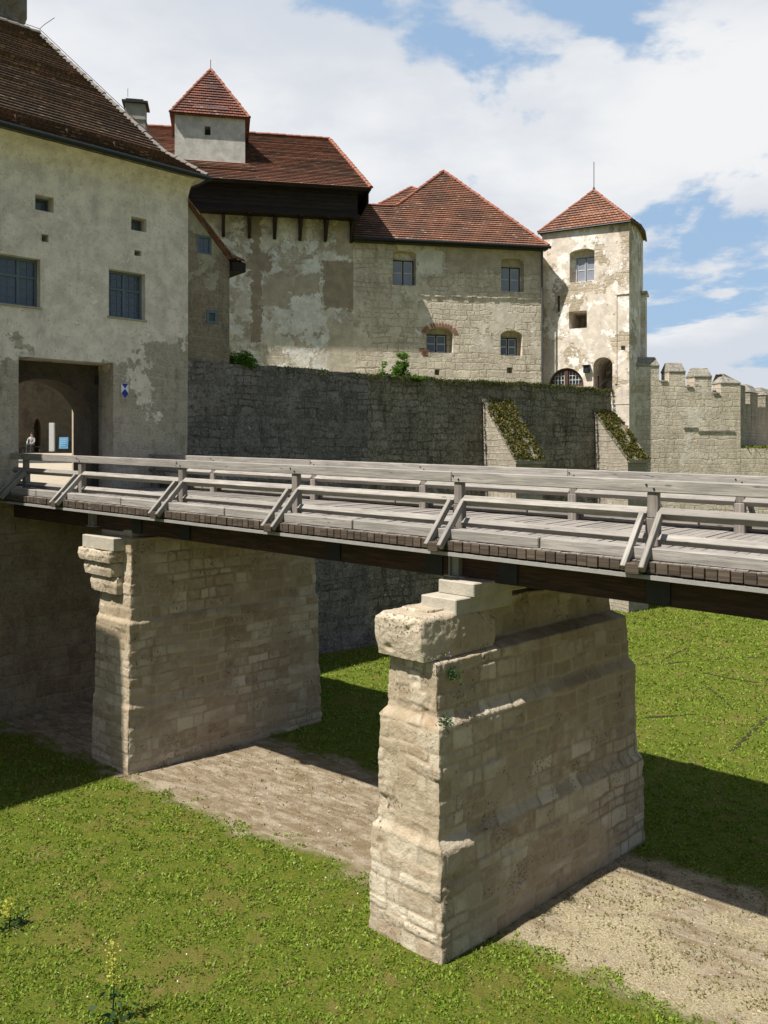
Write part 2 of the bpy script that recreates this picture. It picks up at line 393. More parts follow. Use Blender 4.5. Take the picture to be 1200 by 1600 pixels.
# ------------------------------------------------------------------ building pieces
def window(parent, W, r, dep, frame, gl, cols=2, rows=2, mun=None, ft=.07, arch=0, split=(1, 1), depth=.06, label=None, mw=.022):
    """casement set back in its opening: window > pane"""
    u0, u1, z0, z1 = r; f = MB(); o = -dep
    def bar(a, b, c, d, dd, mi=0): f.box(W.P(a, c, o), W.P(b, c, o)-W.P(a, c, o), V(W.n.x, W.n.y, 0)*dd, (0, 0, d-c), mi)
    g = .004
    bar(u0+g, u0+ft, z0+g, z1-g, depth); bar(u1-ft, u1-g, z0+g, z1-g, depth)
    bar(u0+ft, u1-ft, z0+g, z0+ft, depth); bar(u0+ft, u1-ft, z1-ft, z1-g, depth)
    cx, cz = split; iw = u1-u0
    us = [u0+iw*k/cx for k in range(1, cx)] if cx > 1 else []
    for a in us: bar(a-ft*.55, a+ft*.55, z0+ft, z1-ft, depth*.96)
    if cz > 1:
        zc = z0+(z1-z0)*.62; edges = [u0+ft]+[k for a in us for k in (a-ft*.55, a+ft*.55)]+[u1-ft]
        for i in range(0, len(edges), 2): bar(edges[i], edges[i+1], zc-ft*.45, zc+ft*.45, depth*.96)
    mi = 1 if mun else 0
    for k in range(1, cols):
        a = u0+iw*k/cols
        if not any(abs(a-q) < ft for q in us): bar(a-mw/2, a+mw/2, z0+ft, z1-ft, depth*.5, mi)
    for k in range(1, rows):
        c = z0+(z1-z0)*k/rows; bar(u0+ft, u1-ft, c-mw/2, c+mw/2, depth*.47, mi)
    if mun and split[0] > 1:   # light sash lines inside the dark frame
        for a, b_ in ((u0+ft, us[0]-ft*.55), (us[0]+ft*.55, u1-ft)):
            s_ = .035
            bar(a, a+s_, z0+ft, z1-ft, depth*.6, 1); bar(b_-s_, b_, z0+ft, z1-ft, depth*.6, 1)
            bar(a+s_, b_-s_, z0+ft, z0+ft+s_, depth*.6, 1); bar(a+s_, b_-s_, z1-ft-s_, z1-ft, depth*.6, 1)
    fo = f.build('window', [frame, mun or frame], parent, label=label)
    p = MB(); p.add([W.P(u0, z0, o+.012), W.P(u1, z0, o+.012), W.P(u1, z1, o+.012), W.P(u0, z1, o+.012)], 0)
    p.build('pane', gl, fo)
    return fo

def clipband(poly, lo, hi):
    def cut(pts, s, lim):
        out = []
        for i in range(len(pts)):
            a, b = pts[i], pts[(i+1) % len(pts)]; ia, ib = s*(a[1]-lim) >= 0, s*(b[1]-lim) >= 0
            if ia: out.append(a)
            if ia != ib:
                k = (lim-a[1])/(b[1]-a[1]); out.append((a[0]+(b[0]-a[0])*k, lim))
        return out
    p = cut(poly, 1, lo); return cut(p, -1, hi) if len(p) > 2 else p
def tiled(mb, pts, step=.2, lift=.05, wob=.012):
    """roof plane laid as overlapping courses of tiles"""
    pts = [V(p) for p in pts]; n = Vector((0, 0, 0))
    for i in range(1, len(pts)-1): n += (pts[i]-pts[0]).cross(pts[i+1]-pts[0])
    n.normalize()
    if n.z < 0: n = -n
    U = V(0, 0, 1).cross(n).normalized(); Vv = n.cross(U); O = pts[0]
    q = [((p-O).dot(U), (p-O).dot(Vv)) for p in pts]
    lo = min(b for a, b in q); hi = max(b for a, b in q); k = 0
    while lo+k*step < hi:
        a0 = lo+k*step; a1 = min(hi, a0+step); b = clipband(q, a0, a1)
        if len(b) > 2:
            lf = lift+random.uniform(-wob, wob)*.5; r = random.random()
            def pt(c): return O+U*c[0]+Vv*c[1]+n*(lf*(1-(c[1]-a0)/step))
            # orientation
            area = sum(b[i][0]*b[(i+1) % len(b)][1]-b[(i+1) % len(b)][0]*b[i][1] for i in range(len(b)))
            if area < 0: b = b[::-1]
            # split along u so courses waver
            umin, umax = min(c[0] for c in b), max(c[0] for c in b)
            mb.add([pt(c) for c in b], 0, r, [(c[0]+O.dot(U), c[1]+.013) for c in b])
            low = [c for c in b if abs(c[1]-a0) < 1e-5]
            if len(low) >= 2:
                x0, x1 = min(c[0] for c in low), max(c[0] for c in low); A = O+U*x0+Vv*a0; B = O+U*x1+Vv*a0
                mb.add([A-n*.02+Vv*.045, B-n*.02+Vv*.045, B+n*lf, A+n*lf], 0, r, [(x0, a0-.1), (x1, a0-.1), (x1, a0-.05), (x0, a0-.05)])
        k += 1
def caps(mb, p, q, rad=.1, L=.38):
    p, q = V(p), V(q); d = q-p; n = max(1, int(d.length/L)); d.normalize()
    a = d.cross(V(0, 0, 1)).normalized(); up = a.cross(d)
    for i in range(n):
        s0 = p+(q-p)*(i/n); s1 = p+(q-p)*((i+1.12)/n) if i < n-1 else q
        r0, r1 = rad*1.12, rad*.88; k = 6; r = random.random(); j = up*random.uniform(-.01, .012)
        R0 = [s0+j+a*r0*math.cos(math.pi*t/k)+up*(r0*math.sin(math.pi*t/k)-.02) for t in range(k+1)]
        R1 = [s1+j+a*r1*math.cos(math.pi*t/k)+up*(r1*math.sin(math.pi*t/k)-.02) for t in range(k+1)]
        for t in range(k): mb.add([R0[t], R0[t+1], R1[t+1], R1[t]], 0, r)
        mb.add(R0[::-1], 0, r)

# ------------------------------------------------------------------ leaf scatter
def quadmesh(name, verts, nq, mats, mi=None, rnd=None, parent=None, **tags):
    me = bpy.data.meshes.new(name); me.vertices.add(nq*4); me.vertices.foreach_set('co', verts.reshape(-1).astype(np.float32))
    me.loops.add(nq*4); me.loops.foreach_set('vertex_index', np.arange(nq*4, dtype=np.int32))
    me.polygons.add(nq); me.polygons.foreach_set('loop_start', np.arange(0, nq*4, 4, dtype=np.int32))
    me.polygons.foreach_set('loop_total', np.full(nq, 4, dtype=np.int32))
    for m_ in mats: me.materials.append(m_)
    if mi is not None: me.polygons.foreach_set('material_index', mi.astype(np.int32))
    a = me.attributes.new('rnd', 'FLOAT', 'FACE'); a.data.foreach_set('value', (RNG.random(nq) if rnd is None else rnd).astype(np.float32))
    me.update(calc_edges=True); me.validate()
    o = bpy.data.objects.new(name, me); link(o, parent, **tags)
    if parent: o.matrix_parent_inverse = parent_inv(parent)
    return o
def leaves(P, size, upbias=.5, lenr=1.6, tilt=1.0):
    """one bent-free rhombic leaf per point, random direction"""
    n = len(P); d = RNG.normal(size=(n, 3)); d[:, 2] = np.abs(d[:, 2])*upbias; d /= np.linalg.norm(d, axis=1)[:, None]
    r = RNG.normal(size=(n, 3))*tilt; s = np.cross(d, r); s /= np.linalg.norm(s, axis=1)[:, None]
    L = (size*(.6+.8*RNG.random(n)))[:, None] if np.isscalar(size) else (size*(.6+.8*RNG.random(n)))[:, None]
    wd = L/lenr/2
    return np.stack([P, P+d*L*.5+s*wd, P+d*L, P+d*L*.5-s*wd], 1)
def leafmat(name, c1, c2, c3=None):
    m, t, b = mat(name); r = t.attr('rnd'); c = t.mix(r, c1, c2)
    if c3: c = t.mix(t.ss(r, .9, .93), c, c3)
    t.set(b.inputs['Base Color'], c); b.inputs['Roughness'].default_value = .6
    tr = t.n('ShaderNodeBsdfTranslucent', Color=c); mx = t.n('ShaderNodeMixShader'); mx.inputs[0].default_value = .3
    t.L.new(b.outputs[0], mx.inputs[1]); t.L.new(tr.outputs[0], mx.inputs[2])
    o = [n for n in t.N if n.type == 'OUTPUT_MATERIAL'][0]; t.L.new(mx.outputs[0], o.inputs[0]); return m
M_leaf = leafmat('bush leaves', (.05, .13, .012), (.13, .24, .03))
M_leafdark = leafmat('dark weed leaves', (.02, .05, .015), (.05, .1, .03))
M_grass = leafmat('grass and clover', (.088, .155, .012), (.245, .335, .036), (.27, .24, .06))
M_dry = leafmat('dry grass', (.25, .2, .09), (.14, .15, .05))
M_moss = leafmat('moss and stonecrop', (.05, .06, .012), (.16, .15, .03), (.25, .16, .05))
M_yellow = leafmat('yellow flowers', (.55, .52, .08), (.36, .4, .07))
M_daisy = plain('white petals', (.7, .7, .68), .7, .1)
M_mauve = leafmat('mauve flowers', (.25, .1, .35), (.3, .16, .4))

# ------------------------------------------------------------------ bridge frame
BD = Vector((-.78, .625)).normalized(); BN = Vector((BD.y, -BD.x)); BN = BN if BN.y > 0 else -BN
def zr(t): return -.44+.0184*(t-4.47)
def zd(t): return zr(t)-1.10
def B(t, n, h): p = BD*t+BN*n; return Vector((p.x, p.y, zd(t)+h))
def tn(x, y): return x*BD.x+y*BD.y, x*BN.x+y*BN.y

# ------------------------------------------------------------------ ground
def ground():
    m, t, b = mat('moat lawn and dry earth'); P = t.n('ShaderNodeNewGeometry').outputs['Position']; x, y, z = t.sep(P)
    n = t.m('ADD', t.m('MULTIPLY', x, BN.x), t.m('MULTIPLY', y, BN.y))
    tt = t.m('ADD', t.m('MULTIPLY', x, BD.x), t.m('MULTIPLY', y, BD.y))
    ed = t.m('MULTIPLY', t.m('SUBTRACT', t.noise(P, .8, 7, .65), .5), 1.7)
    d = t.m('ADD', t.m('SUBTRACT', 2.05, t.m('ABSOLUTE', t.m('SUBTRACT', n, 13.25))), ed)
    dm = t.ss(d, -.2, .3)
    dm = t.m('MULTIPLY', dm, t.ss(t.m('ADD', t.m('ADD', tt, t.m('MULTIPLY', ed, 1.2)), 40), 10., 14.))
    fine = t.noise(P, 30, 5, .7); mid = t.noise(P, 5.5, 7, .7); big = t.noise(P, .7, 6, .6)
    gr = t.mix(t.ss(fine, .35, .68), (.055, .078, .012), (.145, .178, .022))
    gr = t.mix(t.m('MULTIPLY', t.ss(mid, .48, .66), .55), gr, (.17, .155, .03))
    gr = t.mix(t.m('MULTIPLY', t.ss(big, .5, .66), .5), gr, (.16, .125, .04))
    bare = t.m('MULTIPLY', t.ss(t.noise(t.v('ADD', P, (3, 9, 0)), 1.6, 9, .72), .54, .63), .4)
    gr = t.mix(bare, gr, (.21, .14, .065))
    fl = t.n('ShaderNodeTexVoronoi', Vector=P, Scale=4.5)
    yel = t.m('MULTIPLY', t.m('SUBTRACT', 1, t.ss(fl.outputs['Distance'], .05, .09)), t.ss(t.noise(P, .5, 3), .5, .6))
    gr = t.mix(yel, gr, (.42, .36, .03))
    # earth: pale dried mud, darker crumbs, raked streaks; drier and strawy on the near side of the big pier
    q = t.comb(t.m('MULTIPLY', tt, 1.), t.m('MULTIPLY', n, 3.2), 0)
    stk = t.noise(q, 1.5, 8, .65, .4)
    er = t.mix(t.ss(stk, .38, .62), (.22, .165, .105), (.38, .32, .245))
    er = t.mix(t.m('MULTIPLY', t.ss(t.noise(P, 2.2, 8, .7), .45, .62), .6), er, (.17, .125, .075))
    er = t.mix(t.m('MULTIPLY', t.ss(fine, .6, .7), .55), er, (.5, .46, .4))
    er = t.mix(t.m('MULTIPLY', t.ss(t.noise(P, 55, 3, .7), .56, .66), .5), er, (.10, .08, .05))
    er = t.mix(t.m('MULTIPLY', t.ss(t.noise(P, 18, 4, .7), .5, .6), .2), er, (.16, .17, .05))
    straw = t.mix(t.ss(fine, .35, .65), (.23, .185, .09), (.48, .42, .30))
    sm = t.m('MULTIPLY', t.ss(t.noise(P, 1.1, 8, .7), .38, .55), t.ss(t.m('SUBTRACT', 8, tt), 0, 2.))
    er = t.mix(sm, er, straw)
    c = t.mix(dm, gr, er)
    t.set(b.inputs['Base Color'], c); b.inputs['Roughness'].default_value = .95; b.inputs['Specular IOR Level'].default_value = .05
    bump(t, b, t.m('ADD', fine, t.m('ADD', t.m('MULTIPLY', mid, 1.6), t.m('MULTIPLY', t.noise(P, 70, 3), .5))), .035, 1)
    # one sheet: fine near the piers, coarse to the horizon
    xs = list(np.arange(-14, 26.01, .4)); ys = list(np.arange(6, 46.01, .4))
    xs = [-900, -200, -60, -30, -20]+xs+[32, 60, 200, 900]; ys = [-900, -200, -40, -10, 0]+ys+[60, 120, 300, 1500]
    vs = []; fs = []
    for j, yy in enumerate(ys):
        for i, xx in enumerate(xs):
            h = (mnoise.noise(Vector((xx*.25, yy*.25, 0)))*.05+mnoise.noise(Vector((xx*.9, yy*.9, 3)))*.02) if -14 <= xx <= 26 and 6 <= yy <= 46 else 0
            vs.append((xx, yy, GZ+h))
    nx = len(xs)
    for j in range(len(ys)-1):
        for i in range(nx-1): a = j*nx+i; fs.append((a, a+1, a+1+nx, a+nx))
    me = bpy.data.meshes.new('ground'); me.from_pydata(vs, [], fs); me.materials.append(m); me.shade_smooth()
    link(bpy.data.objects.new('ground', me), kind='structure')
ground()
def gh(x, y): return GZ+mnoise.noise(Vector((x*.25, y*.25, 0)))*.05+mnoise.noise(Vector((x*.9, y*.9, 3)))*.02

PQ = Vector((.733, .68)).normalized(); PS = Vector((-PQ.y, PQ.x))
PS = (PS+BD).normalized()
def grass():
    # camera-side lawn in view: density falls with distance
    N = 640000
    Y = 9.5+RNG.random(N)**1.6*32; X = (RNG.random(N)-.5)*1.02*Y
    nn = X*BN.x+Y*BN.y; tt = X*BD.x+Y*BD.y
    keep = np.ones(N, bool)
    dirt = (np.abs(nn-13.25) < 2.0)
    z = np.zeros(N); cl = np.zeros(N)
    for i in range(N):
        v = Vector((X[i], Y[i], 0)); cl[i] = mnoise.noise(v*2.6)+.6*mnoise.noise(v*7)+.35*mnoise.noise(v*.6)
        z[i] = GZ+mnoise.noise(v*.25)*.05+mnoise.noise(Vector((v.x*.9, v.y*.9, 3)))*.02
    # z noise uses the same lattice as the ground sheet
    prob = np.clip(.36+cl*.85, .03, 1); edge = cl*.5
    indirt = np.abs(nn-13.25) < 1.95-edge
    prob = np.where(indirt, np.where(tt < 9, np.clip(.05+cl*.3, .01, .25), np.clip(.02+(cl-.35)*.25, 0.004, .12)), prob)
    for (c0, q_, s_, la, lb) in PIERS:
        rx = X-c0[0]; ry = Y-c0[1]; a = rx*q_.x+ry*q_.y; b_ = rx*s_.x+ry*s_.y
        prob[(a > 0) & (a < la) & (b_ > 0) & (b_ < lb)] = 0
    a = (X-RW.p.x)*RW.d.y-(Y-RW.p.y)*RW.d.x      # in front of the moat wall
    prob[a < .05] = 0
    keep = RNG.random(N) < prob
    P = np.stack([X, Y, z-.004], 1)[keep]; n = len(P); dry = indirt[keep]
    sz = .046+.0020*(P[:, 1]-10)
    q = leaves(P, sz, .9, 2.0)
    rn = np.clip(RNG.random(n)*.75+cl[keep]*.25+.08, 0, 1)
    quadmesh('grass', q, n, [M_grass, M_dry], mi=(dry | (RNG.random(n) < .07)).astype(int), rnd=rn, kind='stuff',
             label='short clover and grass covering the moat floor', cat='grass')

# ------------------------------------------------------------------ stone piers
def noise3(P, s, off=0):
    return np.array([mnoise.noise(Vector((p[0]*s+off, p[1]*s, p[2]*s))) for p in P])
def piermat(name='pier ashlar', k=1):
    m, t, b = mat(name); P = t.n('ShaderNodeNewGeometry').outputs['Position']
    r = t.attr('stone'); mo = t.attr('mortar')
    n1 = t.noise(P, .6, 5, .6); n2 = t.noise(P, 6, 7, .68); n3 = t.noise(P, 24, 4, .62); n4 = t.noise(P, 70, 3, .6)
    c = t.mix(r, mul((.31, .245, .165), k), mul((.62, .55, .43), k))
    c = t.mix(t.m('MULTIPLY', t.ss(t.wn(t.comb(r, 1, 2))[0], .7, .8), .5), c, mul((.27, .17, .095), k))
    c = t.mix(t.m('MULTIPLY', t.ss(n2, .35, .7), .5), c, mul((.62, .55, .44), k))
    c = t.mix(t.m('MULTIPLY', t.ss(n1, .4, .58), .65), c, mul((.31, .24, .155), k))
    pit = t.m('MULTIPLY', t.ss(n3, .56, .62), t.ss(t.noise(P, 1.7, 5, .6), .46, .6)); pit = t.m('MULTIPLY', pit, t.m('MULTIPLY', t.m('SUBTRACT', 1, mo), t.ss(t.wn(t.comb(r, 7, 5))[0], .15, .75))); c = t.mix(t.m('MULTIPLY', pit, .9), c, (.05, .035, .02))
    c = t.mix(t.m('MULTIPLY', t.ss(t.noise(P, 11, 6, .75), .58, .66), .4), c, (.16, .12, .075))
    c = t.mix(t.m('MULTIPLY', t.ss(n4, .55, .65), .35), c, (.14, .105, .07))
    mc = t.mix(t.ss(n1, .4, .6), mul((.24, .18, .12), k), mul((.46, .385, .285), k))
    c = t.mix(t.m('MULTIPLY', mo, .85), c, mc)
    st = t.noise(t.v('MULTIPLY', P, (2.2, 2.2, .3)), 1.2, 6, .65)
    c = t.mix(t.m('MULTIPLY', t.ss(st, .55, .72), .35), c, (.13, .10, .07))
    t.set(b.inputs['Base Color'], c); b.inputs['Roughness'].default_value = .93; b.inputs['Specular IOR Level'].default_value = .1
    bump(t, b, t.m('SUBTRACT', t.m('ADD', t.m('MULTIPLY', n2, 1.2), t.m('ADD', n3, t.m('MULTIPLY', n4, .4))), t.m('MULTIPLY', pit, 1.5)), .012, 1)
    return m
M_pier = piermat('pier ashlar', .98)

def loft(name, C0, q, s, prof, seed, mats, parent, step=.026, amp=1, solid=False, **tags):
    """prof: list of (z, a0, a1, b0, b1) from bottom to top; displaced coursed ashlar all round, closed at the top"""
    rs = np.random.default_rng(seed)
    zb, zt = prof[0][0], prof[-1][0]; rows = []
    for k in range(len(prof)-1):
        za, zc = prof[k], prof[k+1]
        seg = max(abs(zc[0]-za[0]), max(abs(zc[i]-za[i]) for i in range(1, 5))); n = max(1, int(seg/step))
        for i in range(n): rows.append([za[j]+(zc[j]-za[j])*i/n for j in range(5)])
    rows.append(list(prof[-1])); rows = np.array(rows)
    la = max(p[2]-p[1] for p in prof); lb = max(p[4]-p[3] for p in prof)
    na, nb = max(2, int(la/step)), max(2, int(lb/step))
    ta = np.linspace(0, 1, na, endpoint=False); tb = np.linspace(0, 1, nb, endpoint=False)
    # perimeter: side0 a0->a1 at b0, side1 b0->b1 at a1, side2 back, side3 back
    fa = np.concatenate([ta, np.ones(nb), 1-ta, np.zeros(nb)]); fb = np.concatenate([np.zeros(na), tb, np.ones(na), 1-tb])
    per = np.concatenate([ta*la, la+tb*lb, la+lb+ta*la, 2*la+lb+tb*lb]); PL = 2*(la+lb)
    na_ = np.concatenate([np.zeros(na), np.ones(nb), np.zeros(na), -np.ones(nb)]); nb_ = np.concatenate([-np.ones(na), np.zeros(nb), np.ones(na), np.zeros(nb)])
    for ci, (da, db) in ((0, (-1, -1)), (na, (1, -1)), (na+nb, (1, 1)), (2*na+nb, (-1, 1))): na_[ci] = da*.7; nb_[ci] = db*.7
    npnt = len(fa); nr = len(rows)
    A = rows[:, 1:2]+(rows[:, 2:3]-rows[:, 1:2])*fa; Bc = rows[:, 3:4]+(rows[:, 4:5]-rows[:, 3:4])*fb; Z = np.repeat(rows[:, 0:1], npnt, 1)
    X = C0[0]+A*q.x+Bc*s.x; Yy = C0[1]+A*q.y+Bc*s.y
    pts = np.stack([X, Yy, Z], -1).reshape(-1, 3)
    wob = noise3(pts, 1.4, 5)*.05; wob2 = noise3(pts, 1.3, 40)*.07
    zz = pts[:, 2]+wob; pp = np.repeat(per[None], nr, 0).reshape(-1)+wob2
    # courses
    cb = [zb-.3]
    while cb[-1] < zt+.3: cb.append(cb[-1]+rs.uniform(.16, .34))
    cb = np.array(cb); ci = np.clip(np.searchsorted(cb, zz)-1, 0, len(cb)-2)
    dz = np.minimum(zz-cb[ci], cb[ci+1]-zz)
    dist = np.zeros(len(zz)); rv = np.zeros(len(zz)); off = np.zeros(len(zz)); tl = np.zeros(len(zz))
    for c in range(len(cb)-1):
        m_ = ci == c
        if not m_.any(): continue
        sb = [-1.]
        while sb[-1] < PL+1: sb.append(sb[-1]+rs.uniform(.2, .72))
        sb = np.array(sb); k = np.clip(np.searchsorted(sb, pp[m_])-1, 0, len(sb)-2)
        dx = np.minimum(pp[m_]-sb[k], sb[k+1]-pp[m_]); dist[m_] = np.minimum(dx, dz[m_])
        rvs = rs.random(len(sb)); ofs = rs.normal(0, .008, len(sb)); tls = rs.normal(0, .014, len(sb))
        rv[m_] = rvs[k]; off[m_] = ofs[k]; tl[m_] = tls[k]*(pp[m_]-(sb[k]+sb[k+1])/2)
    n_mid = noise3(pts, 5, 1); n_fin = noise3(pts, 14, 2); n_big = noise3(pts, .8, 3)
    dist = dist+n_fin*.012
    mort = 1-np.clip((dist-.010)/.024, 0, 1); mort = mort*mort*(3-2*mort)
    mort_amt = np.clip(.75+n_big*1.2, .25, 1)
    if solid: mort = mort*0; off = off*0; tl = tl*0; rv = rv*0+.75
    d = (off+tl)*(1-mort)-mort*.014*mort_amt+n_mid*.006+n_fin*.005+n_big*.012
    d -= np.clip(n_mid-.3, 0, 1)*.06*(1-mort)
    # chipped arrises
    pr = per[None]*np.ones((nr, 1)); corner = np.minimum.reduce([np.abs(pr-x) for x in (0, la, la+lb, 2*la+lb, PL)]).reshape(-1)
    chip = np.clip(1-corner/.1, 0, 1)**2*(.012+.05*np.clip(noise3(pts, 4, 9)+.05, 0, 1)); d -= chip
    d *= amp
    ND = np.stack([na_*q.x+nb_*s.x, na_*q.y+nb_*s.y, np.zeros(npnt)], -1)
    pts = pts+np.tile(ND, (nr, 1))*d[:, None]
    # ledges and tops: ragged height
    pts[:, 2] += n_mid*.012
    idx = np.arange(nr*npnt).reshape(nr, npnt); nx = np.roll(idx, -1, 1)
    F = np.stack([idx[:-1], nx[:-1], nx[1:], idx[1:]], -1).reshape(-1, 4)
    # top cap grid between long sides
    top = idx[-1]; lo_ = top[:na+1]; hi_ = list(top[na+nb:2*na+nb+1])[::-1]
    V_ = list(map(tuple, pts)); Fl = F.tolist(); base = len(V_); cols = [list(lo_)]
    for j in range(1, nb):
        row = [int(top[(2*na+2*nb-j) % npnt])]
        for i in range(1, na):
            p0, p1 = pts[lo_[i]], pts[hi_[i]]; p = p0+(p1-p0)*(j/nb)
            h = mnoise.noise(Vector(p)*5)*.02+mnoise.noise(Vector(p)*1.7)*.05*min(1, j/3, (nb-j)/3, i/3, (na-i)/3)
            V_.append((p[0], p[1], p[2]+h)); row.append(len(V_)-1)
        row.append(int(top[na+j])); cols.append(row)
    cols.append(list(hi_))
    for j in range(len(cols)-1):
        for i in range(na): Fl.append([int(cols[j][i]), int(cols[j][i+1]), int(cols[j+1][i+1]), int(cols[j+1][i])])
    me = bpy.data.meshes.new(name); me.from_pydata(V_, [], Fl); me.materials.append(mats); me.shade_smooth()
    ex = len(V_)-len(rv)
    a = me.attributes.new('stone', 'FLOAT', 'POINT'); a.data.foreach_set('value', np.concatenate([rv, np.full(ex, .8)]))
    a = me.attributes.new('mortar', 'FLOAT', 'POINT'); a.data.foreach_set('value', np.concatenate([mort*mort_amt, np.full(ex, .6)]))
    o = bpy.data.objects.new(name, me); link(o, parent, **tags)
    if parent: o.matrix_parent_inverse = parent_inv(parent)
    return o

C2 = G(690, 1510); L2a, L2b = 5.75, 1.5
C1 = G(200, 1213); L1a, L1b = 5.75, 1.75
PIERS = [(C2, PQ, PS, L2a, L2b), (C1, PQ, PS, L1a, L1b)]
def PP(C0, a, b, z): return Vector((C0.x+PQ.x*a+PS.x*b, C0.y+PQ.y*a+PS.y*b, z))

p2 = thing('bridge_pier', 'large pale stone bridge pier in the foreground with an overhanging block on its near end', 'bridge pier', C2, 'stone piers under the timber bridge')
loft('pier_shaft', C2, PQ, PS, [(GZ-.15, -.02, L2a, -.02, L2b), (-5.98, .02, L2a-.0, .02, L2b-.02), (-5.84, .09, L2a-.04, .13, L2b-.09),
     (-4.2, .11, L2a-.06, .15, L2b-.11), (-4.06, .2, L2a-.1, .27, L2b-.21), (-3.26, .22, L2a-.12, .30, L2b-.22), (-3.17, .3, L2a-.15, .62, L2b-.26),
     (-2.52, .45, L2a-.25, .66, L2b-.28)], 11, M_pier, p2)
loft('cap_stone', C2, PQ, PS, [(-3.22, .06, 1.75, .40, 1.36), (-2.95, .0, 1.78, .38, 1.38), (-2.62, -.02, 1.8, .42, 1.36), (-2.56, .05, 1.76, .47, 1.30)], 5, M_pier, p2, amp=2.2, solid=True)
def plinth(C0, par, lows):
    for (a0, a1, b0, b1, z0, z1) in lows:
        mb = MB(); mb.box(PP(C0, a0, b0, z0), PP(C0, a1, b0, z0)-PP(C0, a0, b0, z0), PP(C0, a0, b1, z0)-PP(C0, a0, b0, z0), (0, 0, z1-z0))
        mb.build('bearing_block', M_conc, par, bevel=.015)
plinth(C2, p2, [(.78, 2.2, .40, 1.12, -2.62, -2.36), (1.12, 2.5, .33, 1.06, -2.361, -2.14)])
p1 = thing('bridge_pier', 'stone bridge pier standing farther off near the abutment with stepped corbels under the deck', 'bridge pier', C1, 'stone piers under the timber bridge')
loft('pier_shaft', C1, PQ, PS, [(GZ-.15, -.02, L1a, -.02, L1b), (-6.08, .02, L1a-.04, .02, L1b-.02), (-5.98, .06, L1a-.03, .07, L1b-.05),
     (-4.12, .08, L1a-.04, .09, L1b-.07), (-4.02, .14, L1a-.05, .15, L1b-.08), (-3.0, .16, L1a-.07, .17, L1b-.1), (-2.1, .2, L1a-.1, .2, L1b-.14)], 23, M_pier, p1)
for (a0, a1, b0, b1, z0, z1, sd) in ((-.02, .9, .5, 1.78, -3.45, -3.05, 1), (-.1, .9, .55, 1.95, -3.04, -2.7, 2), (-.2, 1.0, .5, 2.1, -2.69, -2.42, 3)):
    loft('corbel_stone', C1, PQ, PS, [(z0, a0+.03, a1, b0+.02, b1-.02), ((z0+z1)/2, a0, a1, b0, b1), (z1, a0+.02, a1, b0+.02, b1-.02)], 30+sd, M_pier, p1, amp=1.6, solid=True)
plinth(C1, p1, [(-.12, 2.2, .45, 1.95, -2.41, -2.1), (.3, 2.8, .4, 1.8, -2.099, -1.93)])

# ------------------------------------------------------------------ walls of the castle
FW = Wall((-10.79, 23.42), (.715, .70)); FC = 6.0          # gate building facade, corner at u = FC
RW = Wall((-6.5, 27.62), (.80, .60))                       # moat (retaining) wall
MW = Wall((-1.48, 40.0), (.982, .19))                      # long house wall on the terrace
TW = Wall((8.1, 42.6), (.877, -.48))                       # tower front
BW = Wall((12.05, 41.15), (.985, .17))                       # battlement wall
FLOOR = zd(23)
def extrude_back(mb, W, pts, depth, mi=0, out=0, skip=()):
    """side faces going back from a wall outline"""
    for i in range(len(pts)):
        if i in skip: continue
        a, b = pts[i], pts[(i+1) % len(pts)]
        mb.add([W.P(*a, out), W.P(*a, out-depth), W.P(*b, out-depth), W.P(*b, out)][::-1], mi, .5)

# --- gate building
M_gateplaster = masonry('grey gate plaster', (.54, .47, .38), (.40, .35, .28), (.50, .43, .35), .42, .26, 3, jf=.9, warp=.16, spk=1.1, joint=.03, pits=.9, dirt=(.06, .055, .05), dirtamt=.55,
    plaster=(.76, .67, .585), pl_lo=.44, pl_hi=.455, pl_scale=.55, usez=(3.0, .09), white=(.84, .8, .73), white_lo=.67, bd=.03, brick=.15)
M_abut = masonry('abutment stone', (.24, .17, .105), (.32, .25, .165), (.26, .21, .15), .62, .34, 9, joint=.03, pits=.6, dirtamt=.45, bd=.04)
gb = thing('gate_building', 'grey plastered gatehouse with steep brown tiled hip roof and arched gateway at the bridge end', 'building', FW.P(3, GZ))
ZE = 8.9
openF = [('window', rect(FW, -30, 398, 63, 475)), ('window', rect(FW, 170, 424, 227, 497)), ('window', rect(FW, 55, 306, 84, 330)), ('window', rect(FW, 205, 340, 229, 361)),
         ('hole', rect(FW, 65, 366, 76, 378)), ('hole', rect(FW, 210, 391, 221, 400)), ('gate', None)]
gu0, gu1 = FW.u(29), FW.u(177); gz1 = FW.uz(100, 562)[1]
openF[6] = ('gate', (gu0, gu1, FLOOR-.02, gz1))
mb = MB(); outer = [(-3.2, GZ), (FC, GZ), (FC, ZE), (-3.2, ZE)]
RD = 1.0
panel(mb, FW, outer, [outline(*o[1]) for o in openF], 0, [.3, .3, .45, .4, .5, .5, RD], closeback=(4, 5))
extrude_back(mb, FW, outer, 3.2, skip=(0, 2, 3)); mb.build('wall', M_gateplaster, gb)
mb = MB(); panel(mb, FW, [(-3.25, GZ), (FC+.02, GZ), (FC+.02, FLOOR-.25), (-3.25, FLOOR-.25)], (), .05); extrude_back(mb, FW, [(-3.25, GZ), (FC+.02, GZ), (FC+.02, FLOOR-.25), (-3.25, FLOOR-.25)], .3, out=.05, skip=(0, 3))
for (x_, y_, s_) in ((128, 1012, .13),):
    u, z = FW.uz(x_, y_, .05); mb.box(FW.P(u-.16, z-.14, .04), FW.P(u+.16, z-.14, .04)-FW.P(u-.16, z-.14, .04), V(FW.n.x, FW.n.y, 0)*.2, (0, 0, .26))
mb.build('abutment', M_abut, gb)
window(gb, FW, openF[0][1], .3, M_frame, M_glass, 6, 5, split=(3, 2), ft=.075)
